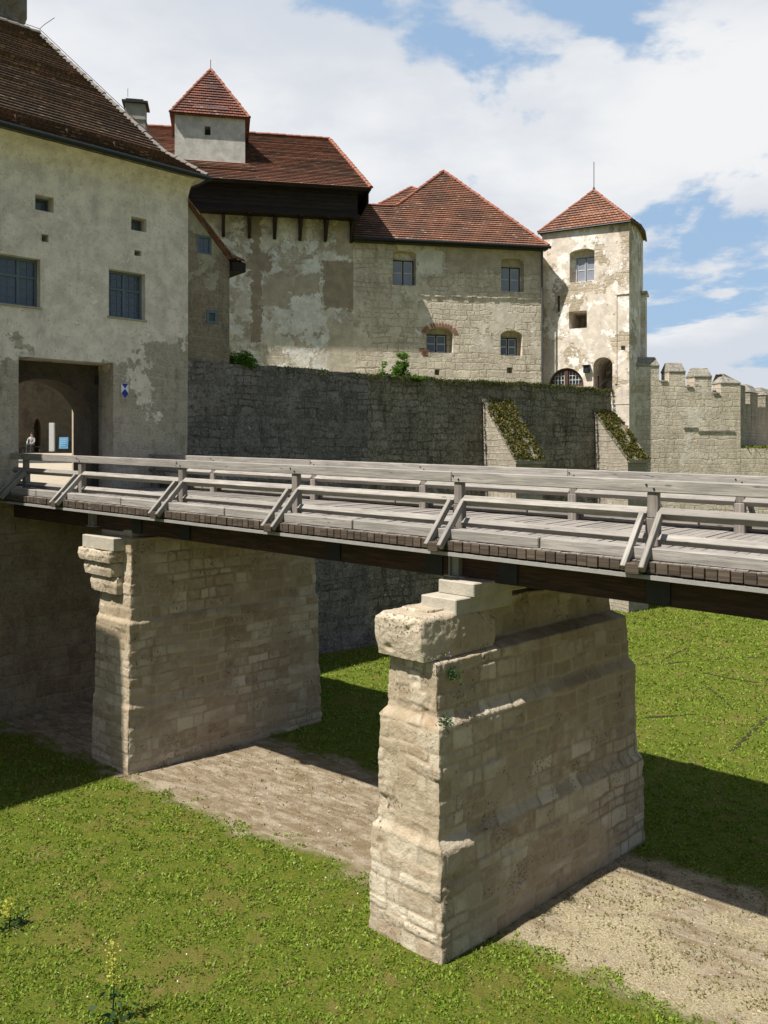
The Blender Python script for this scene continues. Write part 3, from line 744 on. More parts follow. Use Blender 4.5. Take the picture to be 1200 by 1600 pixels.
window(gb, FW, openF[1][1], .3, M_frame, M_glass, 6, 6, split=(2, 2), ft=.075)
window(gb, FW, openF[2][1], .45, M_frame, M_glass, 3, 1, ft=.05)
window(gb, FW, openF[3][1], .4, M_frame, M_glass, 2, 2, ft=.05)
for k in (0, 1):
    u0, u1, z0, z1 = openF[k][1]; mb = MB(); mb.box(FW.P(u0-.05, z0-.06, -.05), FW.P(u1+.05, z0, -.05)-FW.P(u0-.05, z0, -.05), V(FW.n.x, FW.n.y, 0)*.1, (0, 0, .055)); mb.build('window_sill', M_conc, gb, bevel=.01)
# arch wall in the recess and the passage behind it
M_pass = masonry('shade-toned passage plaster', (.07, .058, .045), (.10, .08, .06), (.08, .07, .055), .5, .3, 4, dirtamt=.5, plaster=(.085, .07, .053), pl_lo=.45, pl_hi=.5, bd=.02)  # near-black plaster colour paints in the dimness of the passage
ai1 = FW.u(143, -RD); aic = FW.u(70, -RD); ar = ai1-aic
az1 = FW.uz(75, 592, -RD)[1]
archo = outline(aic-ar, ai1, FLOOR-.02, az1, arch=az1-FW.uz(143, 655, -RD)[1], n=16)
mb = MB(); x0 = min(gu0, aic-ar)-.35
panel(mb, FW, [(x0, FLOOR-.02), (gu1+.01, FLOOR-.02), (gu1+.01, gz1+.01), (x0, gz1+.01)], [archo], -RD-.01, 1.25)
u, z = FW.uz(152, 594, -RD); mb.box(FW.P(u-.1, z-.14, -RD-.01), FW.P(u+.1, z, -RD)-FW.P(u-.1, z, -RD), V(FW.n.x, FW.n.y, 0)*.02, (0, 0, .28), 1)
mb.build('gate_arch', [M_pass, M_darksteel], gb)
mb = MB() # dark vault behind the arch wall
mb.box(FW.P(ai1+.02, FLOOR, -2.12), FW.P(ai1+.3, FLOOR, -2.12)-FW.P(ai1+.02, FLOOR, -2.12), V(-FW.n.x, -FW.n.y, 0)*.25, (0, 0, 5.2))
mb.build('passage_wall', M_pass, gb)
mb = MB(); a = FW.u(118, -4.3)
mb.box(FW.P(a-.02, FLOOR, -4.3), FW.P(a+.06, FLOOR, -4.3)-FW.P(a-.02, FLOOR, -4.3), V(-FW.n.x, -FW.n.y, 0)*.25, (0, 0, 3.0))
mb.build('gate_door', plain('pale worn door wood', (.36, .31, .24), .8, .3, 6), gb)
# roof
def FP(u, z, inn): return FW.P(u, z, -inn)
UE = FC+.36
zb_ = ZE+.98; RZ = 14.9; RI = 5.76; RU = 3.4
mb = MB()
tiled(mb, [FP(-9, ZE+.08, -.6), FP(UE, ZE+.08, -.6), FP(UE-.75, zb_, .75), FP(-9, zb_, .75)], .2, .07)
tiled(mb, [FP(-9, zb_, .75), FP(UE-.75, zb_, .75), FP(RU, RZ, RI), FP(-9, RZ, RI)], .2, .07)
tiled(mb, [FP(UE, ZE+.08, -.6), FP(UE, ZE+.08, 12), FP(UE-.75, zb_, 10.9), FP(UE-.75, zb_, .75)], .2, .07)
tiled(mb, [FP(UE-.75, zb_, .75), FP(UE-.75, zb_, 10.8), FP(RU, RZ, RI)], .2, .07)
rf = mb.build('roof', M_roofdark, gb)
mb = MB(); caps(mb, FP(UE, ZE+.12, -.6), FP(UE-.75, zb_+.04, .75)); caps(mb, FP(UE-.75, zb_+.03, .75), FP(RU, RZ+.03, RI)); caps(mb, FP(RU, RZ+.03, RI), FP(-9, RZ+.03, RI), .13)
mb.build('ridge_tiles', M_ridgegrey, rf)
mb = MB(); z_ = ZE+.55; mb.tube([FP(-9, z_, .12), FP(FC-1.75, z_, .12)], .07, 8)
for k in range(9): mb.box(FP(-8.6+k*1.5, z_-.16, .1), FP(-8.54+k*1.5, z_, .1)-FP(-8.6+k*1.5, z_, .1), V(FW.n.x, FW.n.y, 0)*.12, (0, 0, .26))
mb.build('snow_guard', plain('rusty brown pipe', (.07, .04, .03), .7, .4), rf)
mb = MB() # eaves board, gutter, soffit
mb.tube([FP(-9, ZE+.02, -.68), FP(UE+.08, ZE+.02, -.68), FP(UE+.08, ZE+.02, 4)], .085, 8)
mb.build('gutter', M_gutter, gb)
mb = MB()
mb.add([FP(-9, ZE-.02, 0), FP(UE, ZE-.02, 0), FP(UE, ZE+.02, -.6), FP(-9, ZE+.02, -.6)][::-1]); mb.add([FP(FC, ZE-.01, 0), FP(FC, ZE-.01, 11), FP(UE, ZE-.01, 11), FP(UE, ZE-.01, 0)][::-1])
prof = [(0, ZE-.62), (.05, ZE-.5), (.12, ZE-.36), (.24, ZE-.2), (.42, ZE-.09), (.5, ZE-.05)]
for i in range(len(prof)-1):
    (o0, z0), (o1, z1) = prof[i], prof[i+1]; mb.add([FW.P(-3.2, z0, o0), FW.P(FC-.02, z0, o0), FW.P(FC-.02, z1, o1), FW.P(-3.2, z1, o1)], 0, .5)
mb.build('cornice', M_gateplaster, gb)
# conductor wire and rod on the hip
mb = MB(); hp = [FP(-9, RZ+.2, RI), FP(RU, RZ+.22, RI), FP(UE-.75, zb_+.2, .75)]; mb.tube(hp, .012, 4)
e = FP(RU, RZ+.2, RI); mb.tube([e, e+V(.15, 0, .15), e+V(.55, 0, .42)], .012, 4); mb.build('lightning_wire', M_darksteel, rf)
# passage and courtyard floor
mb = MB(); f0 = FLOOR-.03
mb.add([FP(-2, f0, 0), FP(FC-.3, f0, 0), FP(FC-.3, f0, 3.5), FP(-4, f0, 3.5)], 0)
mb.add([FP(-4, f0, 3.5), FP(FC-.3, f0, 3.5), at(175, HY+6, 64), at(-160, HY+6, 64)], 0)
mb.build('courtyard', plain('courtyard gravel', (.36, .31, .24), .95, .25, 3), kind='structure')

# --- unseen wing added left of the frame to shade the lawn and farther pier
M_wing = masonry('wing plaster', (.36, .3, .22), (.3, .25, .18), (.4, .34, .26), plaster=(.45, .4, .32), bd=.02)
lw = thing('shade_caster_wing', 'unseen plastered wing added left of the gatehouse to shade the lawn', 'building', (-20, 20, GZ))
c_ = Vector((-14.1, 15.0)); e1 = Vector((-FW.d.x, -FW.d.y)); e2 = Vector((-FW.n.x, -FW.n.y))
def LW(a, b, z): q = c_+e1*a+e2*b; return Vector((q.x, q.y, z))
WT = 10.3
mb = MB(); mb.box(LW(0, 0, GZ), LW(8, 0, GZ)-LW(0, 0, GZ), LW(0, 9, GZ)-LW(0, 0, GZ), (0, 0, WT-GZ)); mb.build('wall', M_wing, lw)
mb = MB(); r0 = [LW(-.3, -.3, WT), LW(8.3, -.3, WT), LW(8.3, 9.3, WT), LW(-.3, 9.3, WT)]; ra, rb = LW(4, 3.5, WT+4.5), LW(4, 5.5, WT+4.5)
tiled(mb, [r0[0], r0[1], ra]); tiled(mb, [r0[1], r0[2], rb, ra]); tiled(mb, [r0[2], r0[3], rb]); tiled(mb, [r0[3], r0[0], ra, rb]); mb.build('roof', M_roofdark, lw)

# --- annex at the corner
M_annex = masonry('annex rubble', (.25, .20, .14), (.33, .27, .2), (.31, .27, .21), .42, .22, 6, pits=.8, dirt=(.06, .055, .05), dirtamt=.6, plaster=(.38, .335, .25), pl_lo=.5, pl_hi=.52, pl_scale=.9, usez=(6.5, .10), brick=.95, bd=.04)
an = thing('annex', 'narrow rubble lean-to with two small windows wedged beside the gatehouse corner', 'building', RW.P(.8, 2.9))
o1 = rect(RW, 311, 367, 333, 396); o2 = rect(RW, 325, 484, 342, 505)
t361 = RW.u(361); outer = [(0, 2.0), (t361, 2.0), (t361, RW.uz(361, 408)[1]), (0, RW.uz(294, 318)[1])]
mb = MB(); panel(mb, RW, outer, [outline(*o1), outline(*o2)], -.12, .12); extrude_back(mb, RW, outer, 7, out=-.12, skip=(0, 2, 3)); mb.build('wall', M_annex, an)
window(an, RW, o1, .2, M_frame, M_glass, 2, 2, ft=.07); window(an, RW, o2, .18, M_frame, plain('blue grey shutter', (.09, .115, .13), .6, .15), 1, 1, ft=.09, depth=.08)
mb = MB(); ap = [(-.02, RW.uz(293, 311)[1]), (t361+.02, RW.uz(361, 399)[1]), (t361+.5, RW.uz(380, 408)[1]+.02)]
for i in range(2):
    (a0, z0), (a1, z1) = ap[i], ap[i+1]; tiled(mb, [RW.P(a1, z1, .06), RW.P(a1, z1, -7), RW.P(a0, z0, -7), RW.P(a0, z0, .06)], .17, .03)
    mb.add([RW.P(a0, z0-.06, .06), RW.P(a1, z1-.06, .06), RW.P(a1, z1+.03, .06), RW.P(a0, z0+.03, .06)]); mb.add([RW.P(a0, z0-.09, .06), RW.P(a1, z1-.09, .06), RW.P(a1, z1-.09, -7), RW.P(a0, z0-.09, -7)])
mb.build('roof', M_roofred, an)
mb = MB(); (a1, z1) = ap[2]; mb.box(RW.P(t361, z1-.42, .12), RW.P(a1, z1, .12)-RW.P(t361, z1, .12), V(-RW.n.x, -RW.n.y, 0)*6, (0, 0, .3)); mb.build('eaves_box', M_oldwood, an)

# --- moat wall with two buttresses
M_moat = masonry('dark moat wall', (.16, .145, .13), (.28, .255, .23), (.14, .125, .11), .42, .26, 12, spk=1.7, jf=.9, joint=.025, warp=.16, pits=1.2, dirt=(.05, .045, .04), dirtamt=.55, moss=.3, bd=.1,
    white=(.42, .39, .34), white_lo=.63, wsc=3.2)
M_moat2 = masonry('weathered moat wall', (.20, .175, .135), (.36, .32, .255), (.14, .12, .09), .34, .28, 14, spk=1.8, jf=.7, joint=.035, warp=.2, pits=1.4, dirt=(.045, .04, .03), dirtamt=.6, moss=.8, bd=.14,
    white=(.52, .48, .40), white_lo=.61, wsc=4.)
M_butt = masonry('buttress stone', (.33, .29, .23), (.40, .355, .285), (.28, .25, .2), .4, .2, 15, pits=.6, dirt=(.2, .18, .15), dirtamt=.5, bd=.03)
rw = thing('moat_wall', 'long dark mossy stone retaining wall below the castle houses', 'wall', RW.P(10, GZ))
useg = RW.u(575); uend = RW.u(990)+.6
def topz(u):
    x = 600+F0*RW.P(u, 0).x/RW.P(u, 0).y
    ys = np.interp(x, [290, 380, 470, 575, 700, 850, 985], [562, 570, 575, 585, 593, 600, 612]); return (HY-ys)*RW.P(u, 0).y/F0
def wallseg(u0, u1, out, batter, m_, name):
    mb = MB(); n = int((u1-u0)/.35); us = np.linspace(u0, u1, n+1); zs = [(GZ-.1), -4., 0.]
    for i in range(n):
        a, b = us[i], us[i+1]; ta, tb_ = topz(a)+mnoise.noise(V(a*1.7, 0, 1))*.07, topz(b)+mnoise.noise(V(b*1.7, 0, 1))*.07
        def o(z): return out+batter*(2.9-z)/10
        za = zs+[ta]; zc = zs+[tb_]
        for k in range(3): mb.add([RW.P(a, za[k], o(za[k])), RW.P(b, zc[k], o(zc[k])), RW.P(b, zc[k+1], o(zc[k+1])), RW.P(a, za[k+1], o(za[k+1]))], 0, .5)
        mb.add([RW.P(a, ta, out), RW.P(b, tb_, out), RW.P(b, tb_-.05, out-.7), RW.P(a, ta-.05, out-.7)], 0, .5)
    for u_, sg in ((u0, 1), (u1, -1)):
        f = [RW.P(u_, GZ, out-.7), RW.P(u_, GZ-.1, out+batter*1.05), RW.P(u_, topz(u_), out), RW.P(u_, topz(u_), out-.7)]; mb.add(f[::sg])
    mb.build(name, m_, rw)
wallseg(-.02, useg, 0, .05, M_moat, 'wall_face'); wallseg(useg, uend, -.06, .1, M_moat2, 'wall_face')
mossP = []
def buttress(xl, yt, xo, yo, wdt):
    mb = MB(); u0, z0 = RW.uz(xl, yt); r = (xo-600)/F0; p = RW.P(u0, 0)
    v_ = (r*p.y-p.x)/(RW.n.x-r*RW.n.y); zo = (HY-yo)*RW.P(u0, 0, v_).y/F0
    A = [(0, GZ-.1), (v_+.05, GZ-.1), (v_, zo), (0, z0)]
    n = 6
    L_ = [RW.P(u0, z, o) for o, z in A]; R_ = [RW.P(u0+wdt, z, o) for o, z in A]
    mb.add([L_[3], L_[2], L_[1], L_[0]], 0, .5); mb.add([R_[0], R_[1], R_[2], R_[3]], 0, .5); mb.add([L_[1], R_[1], R_[2], L_[2]][::-1][::-1], 0, .5)
    # slab of turf and stones on the slope
    for i in range(8):
        for j in range(5):
            def g(a, b):
                o = (v_+.12)*a; z = z0+(zo-z0)*a; h = .05+mnoise.noise(V(a*6, b*5, xl))*.05
                return RW.P(u0-.05+(wdt+.1)*b, z+h, o)
            mb.add([g(i/8, j/5), g((i+1)/8, j/5), g((i+1)/8, (j+1)/5), g(i/8, (j+1)/5)][::-1], 1, .5)
            mossP.append([g(i/8, j/5), g((i+1)/8, j/5), g((i+1)/8, (j+1)/5), g(i/8, (j+1)/5)])
    for i in range(8):
        for b in (0, 1):
            o0, o1_ = (v_+.12)*i/8, (v_+.12)*(i+1)/8; z0_, z1_ = z0+(zo-z0)*i/8, z0+(zo-z0)*(i+1)/8; uu = u0-.05+(wdt+.1)*b
            mb.add([RW.P(uu, z0_-.1, o0), RW.P(uu, z1_-.1, o1_), RW.P(uu, z1_+.05, o1_), RW.P(uu, z0_+.05, o0)], 1, .5)
    mb.add([RW.P(u0-.05, zo-.1, v_+.12), RW.P(u0+wdt+.05, zo-.1, v_+.12), RW.P(u0+wdt+.05, zo+.06, v_+.12), RW.P(u0-.05, zo+.06, v_+.12)], 0, .5)
    bt = mb.build('buttress', [M_butt, M_buttop], rw)
    k = len(mossP)-40; pts = []
    for q in mossP[k:]:
        for _ in range(110):
            a, b = random.random(), random.random(); p = (q[0]*(1-a)+q[1]*a)*(1-b)+(q[3]*(1-a)+q[2]*a)*b
            if mnoise.noise(p*2.2)+.5*mnoise.noise(p*6) > -.4: pts.append(p)
    P = np.array([tuple(p) for p in pts]); qd = leaves(P, .11, 1, 1.8); quadmesh('moss', qd, len(P), [M_moss], parent=bt, kind='stuff')
M_buttop = masonry('mossy slope stone', (.22, .2, .15), (.3, .27, .2), (.08, .08, .04), .3, .25, 16, moss=1, bd=.06, dirtamt=.5)
buttress(755, 625, 806, 722, 1.62); buttress(930, 643, 981, 720, 1.5)
# fringe of weeds along the wall top
pts = []
for _ in range(14000):
    u = random.uniform(t361, uend-1.0); k = mnoise.noise(V(u*.9, 3, 0))+.5*mnoise.noise(V(u*3, 1, 0))
    if u > useg and random.random() < .3: pts.append(RW.P(u, topz(u)-abs(random.gauss(0, .45))*max(0, mnoise.noise(V(u*1.3, 8, 0))+.25), .05)); continue
    if random.random() < .35+k*1.2: pts.append(RW.P(u, topz(u)-abs(random.gauss(0, .1+.12*max(0, k))), random.uniform(-.3, .06)))
P = np.array([tuple(p) for p in pts]); quadmesh('weed_fringe', leaves(P, .09, 1.2, 2.6), len(P), [M_moss, M_leafdark], mi=(RNG.random(len(P)) < .4).astype(int), kind='stuff', parent=rw)
# terrace behind the wall
mb = MB(); mb.add([RW.P(0, 2.75, -.3), RW.P(uend, 2.75, -.3), RW.P(uend+3, 2.75, -8), MW.P(-12, 2.75, -2)]); mb.build('terrace', plain('dry terrace turf', (.12, .12, .04), .95, .3, 3), kind='structure')

# --- long house with the timber gallery
def MUV(x, y):
    u, z = MW.uz(x, y); T = V(0, 0, 1).cross(V(MW.n.x, MW.n.y, 0)).normalized(); return MW.P(u, z).dot(T), z
def patch(x0, y0, x1, y1, col, e=1):
    a = MUV(x0, y1); b = MUV(x1, y0); return (min(a[0], b[0]), max(a[0], b[0]), a[1], b[1], col, e)
BR = (.37, .30, .225)
wp = [patch(392, 320, 409, 535, BR), patch(503, 408, 557, 482, BR), patch(408, 430, 500, 480, (.50, .44, .35), 2), patch(455, 460, 500, 520, (.8, .78, .74), 2), patch(560, 445, 608, 500, (.66, .65, .62), 2), patch(512, 500, 575, 610, (.58, .51, .41), 2), patch(525, 330, 570, 400, (.5, .43, .33), 2), patch(388, 395, 420, 425, BR, 2)]
M_stucco = masonry('whitewashed rubble wall', (.52, .45, .36), (.62, .55, .45), (.50, .43, .34), .62, .34, 21, joint=.028, pits=.6, dirt=(.24, .19, .13), dirtamt=.5,
    plaster=(.70, .65, .565), pl_lo=.49, pl_hi=.53, pl_scale=.8, white=(.82, .80, .76), white_lo=.5, brick=.25, bd=.035, patches=wp)
M_house = masonry('house rubble wall', (.56, .485, .385), (.70, .62, .51), (.44, .375, .29), .45, .3, 22, warp=.13, joint=.035, pits=.8, dirt=(.2, .15, .1), dirtamt=.45,
    plaster=(.66, .59, .49), pl_lo=.53, pl_hi=.55, pl_scale=.7, white=(.72, .68, .6), white_lo=.6, brick=.35, bd=.045,
    patches=[patch(652, 388, 694, 430, (.68, .64, .55), 2), patch(695, 388, 848, 425, (.46, .39, .30), 2)])  # darker second patch paints the eave shadow onto the wall
gh_ = thing('gallery_house', 'tall whitewashed house with a dark timber gallery under its red tiled roof', 'house', MW.P(-5, 2.8))
uL = -11.5
outer = [(uL, 2.5), (0, 2.5), (0, 11.9), (uL, 11.9)]
mb = MB(); panel(mb, MW, outer); extrude_back(mb, MW, outer, 9.5, skip=(0, 2)); mb.build('wall', M_stucco, gh_)
GO = 1.1
gU1 = MW.u(559, GO); mb = MB(); zb0, zt0 = 10.95, 12.3
nb_ = 7
for k in range(nb_):
    z0 = zb0+(zt0-zb0)*k/nb_; z1 = zb0+(zt0-zb0)*(k+1)/nb_-.012; o = GO+random.uniform(-.012, .012)
    mb.box(MW.P(uL, z0, o-.05), MW.P(gU1, z0, o-.05)-MW.P(uL, z0, o-.05), V(MW.n.x, MW.n.y, 0)*.05, (0, 0, z1-z0))
mb.box(MW.P(uL, zb0, GO-.08), MW.P(gU1-.02, zb0, GO-.08)-MW.P(uL, zb0, GO-.08), V(-MW.n.x, -MW.n.y, 0)*(GO-.1), (0, 0, .08))
mb.box(MW.P(gU1-.06, zb0, GO-.07), V(MW.d.x, MW.d.y, 0)*.06, V(-MW.n.x, -MW.n.y, 0)*2.4, (0, 0, 1.4))
mb.box(MW.P(uL, zb0-.12, GO-.06), MW.P(gU1+.1, 0, 0)-MW.P(uL, 0, 0), V(MW.n.x, MW.n.y, 0)*.12, (0, 0, .14))
gal = mb.build('gallery', M_oldwood, gh_)
for x_ in (372, 430, 470, 495): # loopholes in the boards
    u, z = MW.uz(x_, 300, GO); mb = MB(); mb.box(MW.P(u-.12, z-.1, GO+.012), V(MW.d.x, MW.d.y, 0)*.24, V(MW.n.x, MW.n.y, 0)*.02, (0, 0, .2)); mb.build('shutter', M_oldwood, gal)
for x_ in (349, 390, 430, 470, 510, 551):
    u, z = MW.uz(x_, 328, .5); mb = MB()
    mb.beam(MW.P(u, zb0-.08, GO+.05), MW.P(u, zb0-.08, -.05), .17, .2); mb.beam(MW.P(u, zb0-.2, GO-.15), MW.P(u, zb0-.95, .04), .15, .16); mb.beam(MW.P(u, zb0-.16, .06), MW.P(u, zb0-1.05, .06), .14, .12, up=(0, 1, 0))
    mb.build('bracket', M_oldwood, gal, bevel=.01)
EU = MW.u(580, 1.6); RZ2 = 16.5; RIN = 4.5; ru = MW.u(515, -RIN); ZEg = 12.1
mb = MB()
tiled(mb, [MW.P(uL, ZEg, 1.6), MW.P(EU, ZEg, 1.6), MW.P(ru, RZ2, -RIN), MW.P(uL, RZ2, -RIN)], .21)
tiled(mb, [MW.P(EU, ZEg, 1.6), MW.P(EU, ZEg, -10.6), MW.P(ru, RZ2, -RIN)], .21); tiled(mb, [MW.P(EU, ZEg, -10.6), MW.P(uL, ZEg, -10.6), MW.P(uL, RZ2, -RIN), MW.P(ru, RZ2, -RIN)], .21)
rf = mb.build('roof', M_roofred, gh_)
mb = MB(); caps(mb, MW.P(EU, ZEg+.03, 1.6), MW.P(ru, RZ2+.04, -RIN)); caps(mb, MW.P(ru, RZ2+.04, -RIN), MW.P(uL, RZ2+.04, -RIN)); mb.build('ridge_tiles', M_ridge, rf)
mb = MB(); mb.add([MW.P(uL, ZEg-.04, 1.58), MW.P(EU-.03, ZEg-.04, 1.58), MW.P(EU-.03, ZEg-.04, -9), MW.P(uL, ZEg-.04, -9)])
mb.box(MW.P(EU-.12, ZEg-.62, 1.35), V(MW.d.x, MW.d.y, 0)*.05, V(-MW.n.x, -MW.n.y, 0)*6, (0, 0, .6)); mb.box(MW.P(uL, ZEg-.1, 1.5), MW.P(EU, 0, 0)-MW.P(uL, 0, 0), V(MW.n.x, MW.n.y, 0)*.07, (0, 0, .1))
mb.build('soffit', M_oldwood, gh_)
# turret on the roof
rt_ = thing('roof_turret', 'small white rendered turret with pyramid tile roof rising from the gallery house roof', 'turret', MW.P(-6.7, 13.4, -1.5))
M_render = masonry('pale turret render', (.5, .48, .43), (.5, .48, .43), (.5, .48, .43), plaster=(.56, .545, .50), pl_lo=.2, pl_hi=.25, dirt=(.2, .19, .18), dirtamt=.5, bd=.02)
OT = -.3; a0, a1 = MW.u(273, OT), MW.u(383, OT); op = rect(MW, 320, 197, 329, 211, OT); zt_ = 15.68
outer = [(a0, 12.6), (a1, 12.6), (a1, zt_), (a0, zt_)]; mb = MB(); panel(mb, MW, outer, [outline(*op)], OT, 1.2, closeback=(0,)); extrude_back(mb, MW, outer, 3.2, out=OT, skip=(0, 2)); panel(mb, MW, outer, (), OT-3.2); mb.build('wall', M_render, rt_)
mb = MB(); e = .2; cor = [MW.P(a0-e, zt_-.08, OT+e), MW.P(a1+e, zt_-.08, OT+e), MW.P(a1+e, zt_-.08, OT-3.2-e), MW.P(a0-e, zt_-.08, OT-3.2-e)]
apx = MW.P((a0+a1)/2, 18.55, OT-1.6)
for i in range(4): tiled(mb, [cor[i], cor[(i+1) % 4], apx], .19)
mb.add([c-V(0, 0, .02) for c in cor]); rf = mb.build('roof', M_roofdark2 if 'M_roofdark2' in globals() else rooftile('turret roof tiles', (.24, .085, .055), (.15, .06, .045), (.08, .045, .04), .25), rt_)
mb = MB()
for i in range(4): caps(mb, cor[i]+V(0, 0, .03), apx, .085, .3)
mb.tube([apx, apx+V(0, 0, .45)], .02, 5); mb.build('ridge_tiles', M_ridge, rf)
# orange patched tiles round the turret foot
mb = MB()
def GR(u, k, dz=.05): return MW.P(u, ZEg+(1.6+k)*(RZ2-ZEg)/(1.6+RIN)+dz, -k)
tiled(mb, [GR(a0-.1, -.55), GR(a1+.55, -.55), GR(a1+.1, .28), GR(a0-.1, .28)], .21); tiled(mb, [GR(uL, .3, .03), GR(a0-.02, .3, .03), GR(a0-.02, 4.4, .03), GR(uL, 4.4, .03)], .21)
mb.build('patched_tiles', M_rooforange, gh_)
# chimney by the hip of the gate roof
ch = thing('chimney', 'square grey rendered chimney with flat dark cap beside the gatehouse roof', 'chimney', at(211, 230, 36))
mb = MB(); c0 = at(211, 152, 36); hw = .42; zc = c0.z; M_ = V(MW.d.x, MW.d.y, 0); N_ = V(-MW.n.x, -MW.n.y, 0)
M_chim = masonry('chimney render', (.3, .28, .25), (.34, .31, .27), (.3, .28, .25), plaster=(.34, .32, .28), pl_lo=.3, pl_hi=.35, dirt=(.08, .08, .08), dirtamt=.6, bd=.02)
b0 = Vector((c0.x, c0.y, 9.0))-M_*hw; mb.box(b0, M_*hw*2, N_*hw*2, (0, 0, zc-.25-9)); mb.box(Vector((c0.x, c0.y, zc-.95))-M_*(hw+.04)-N_*.04, M_*(hw*2+.08), N_*(hw*2+.08), (0, 0, .08)); mb.build('stack', M_chim, ch)
mb = MB(); mb.box(Vector((c0.x, c0.y, zc-.25))-M_*(hw+.12)-N_*.12, M_*(hw*2+.24), N_*(hw*2+.24), (0, 0, .09)); mb.box(Vector((c0.x, c0.y, zc-.16))-M_*(hw-.02)+N_*.05, M_*(hw*2-.1), N_*(hw*2-.1), (0, 0, .12)); mb.tube([Vector((c0.x, c0.y, zc))-M_*.3, Vector((c0.x, c0.y, zc+.35))-M_*.3], .012, 4); mb.build('chimney_cap', M_darksteel, ch)
mb = MB(); mb.box(MW.P(uL-.0, 2.5, -.6), V(-MW.d.x, -MW.d.y, 0)*1.5, N_*8, (0, 0, 8)); mb.build('rear_wall', M_chim, gh_)

# --- middle house
mh = thing('castle_house', 'stone castle house with four white sashed windows and broad red hipped roof', 'house', MW.P(5, 2.8))
uR = MW.u(848)
ops = [(614, 391, 650, 445.5, .35), (783, 403, 819, 455.5, .35), (666, 512, 708, 551, .5), (782, 516, 816, 555.5, .5)]
holes = [outline(*rect(MW, *o[:4]), arch=.18 if k < 2 else .3) for k, o in enumerate(ops)]
for h in ((679, 577, 687, 586), (792, 574, 801, 583)): holes.append(outline(*rect(MW, *h)))
outer = [(0, 2.5), (uR, 2.5), (uR, 10.05), (0, 10.05)]; mb = MB(); panel(mb, MW, outer, holes, 0, [o[4] for o in ops]+[.5, .5], closeback=range(6)); extrude_back(mb, MW, outer, 9, skip=(0, 2, 3)); mb.build('wall', M_house, mh)
for (x0_, y0_, x1_, y1_, dp) in ((614.5, 405, 648, 445, .33), (783, 416, 815, 455, .33), (667.5, 521, 701, 550.5, .48), (783, 526, 812, 555, .48)):
    window(mh, MW, rect(MW, x0_, y0_, x1_, y1_), dp, M_framedark, M_glass2 if y0_ < 500 else M_glass, 2, 2, mun=M_white, split=(2, 1), ft=.06, mw=.05)
mb = MB(); (ua, za), (ub, zb2) = MW.uz(655, 462), MW.uz(848, 468); n = 24
for i in range(n):
    a = ua+(ub-ua)*i/n; b = ua+(ub-ua)*(i+1)/n-.01; z = za+(zb2-za)*(i/n)+random.uniform(-.03, .03); mb.box(MW.P(a, z, -.02), MW.P(b, z, -.02)-MW.P(a, z, -.02), V(MW.n.x, MW.n.y, 0)*random.uniform(.05, .08), (0, 0, .07))
mb.build('string_course', M_house, mh)
# brick relieving arch over the lower left window
u0, u1, z0, z1 = rect(MW, 666, 512, 708, 551); mb = MB(); c = (u0+u1)/2; a = (u1-u0)/2
for i in range(17):
    th = math.pi*(.05+.9*i/16); p = V(c+(a+.13)*math.cos(th), z1-.3+.43*math.sin(th), 0); d = V(math.cos(th)*.75, math.sin(th), 0).normalized()
    if i in (3, 12): continue
    q = MW.P(p.x, p.y, .015); mb.beam(MW.P(p.x-d.x*.1, p.y-d.y*.1, .0), MW.P(p.x+d.x*.11, p.y+d.y*.11, .0), .085, .05, up=(MW.n.x, MW.n.y, 0))
M_bricks = plain('soft red brick', (.29, .14, .09), .9, .5, 5); mb.build('brick_arch', M_bricks, mh)
mb = MB()
for k in range(10): u, z = MW.uz(654+random.uniform(0, 10), 546+ (k//2)*2.6); mb.box(MW.P(u, z, -.01), MW.P(u+.26, z, 0)-MW.P(u, z, 0), V(MW.n.x, MW.n.y, 0)*.02, (0, 0, .065))
mb.build('brick_patch', M_bricks, mh)
ZM = 10.1; mb = MB(); ua_ = MW.u(693, -5)
EUR = uR+.12
def MR(u, k): return MW.P(u, ZM+(k+.45)*1.0, -k)
apex = MW.P(ua_, (HY-268)/F0*MW.P(ua_, 0, -5).y, -5); k5 = (apex.z-ZM)/5.45
def MR(u, k): return MW.P(u, ZM+(k+.45)*k5, -k)
fr = [MR(-.02, -.45), MR(EUR, -.45), MR(ua_, 5), MR(4.3, 3.32), MR(2.5, 1.9), MR(-.02, 1.75)]
tiled(mb, [fr[0], fr[1], fr[2], fr[4], fr[5]], .21)
bk = MW.P(EUR, ZM, -10.4); bl = MW.P(-.02, ZM, -10.4)
tiled(mb, [fr[1], bk, fr[2]], .21); tiled(mb, [bk, bl, MW.P(-.02, fr[5].z, -8.3), MW.P(2.5, fr[4].z, -8.2), fr[2]], .21) if False else tiled(mb, [bk, bl, fr[2]], .21)
mb.add([fr[4], fr[2], bl]); mb.add([fr[5], fr[4], bl])
rf = mb.build('roof', M_roofred, mh)
mb = MB(); caps(mb, fr[1]+V(0, 0, .03), fr[2]+V(0, 0, .04)); caps(mb, fr[4]+V(0, 0, .03), fr[2]+V(0, 0, .04)); caps(mb, fr[5]+V(0, 0, .02), fr[4]+V(0, 0, .03)); mb.build('ridge_tiles', M_ridge, rf)
mb = MB(); mb.tube([MW.P(-.05, ZM-.06, .52), MW.P(EUR+.1, ZM-.06, .52)], .075, 8); mb.box(MW.P(-.02, ZM-.16, 0), MW.P(EUR, 0, 0)-MW.P(-.02, 0, 0), V(MW.n.x, MW.n.y, 0)*.42, (0, 0, .1)); mb.build('gutter', M_gutter, mh)
mb = MB(); q = MW.P(uR-.08, 0, .12); mb.tube([V(q.x, q.y, ZM-.1), V(q.x, q.y, 2.6)], .055, 8)
for z in (4, 6, 8): mb.tube([V(q.x, q.y, z), V(q.x, q.y, z+.08)], .07, 8)
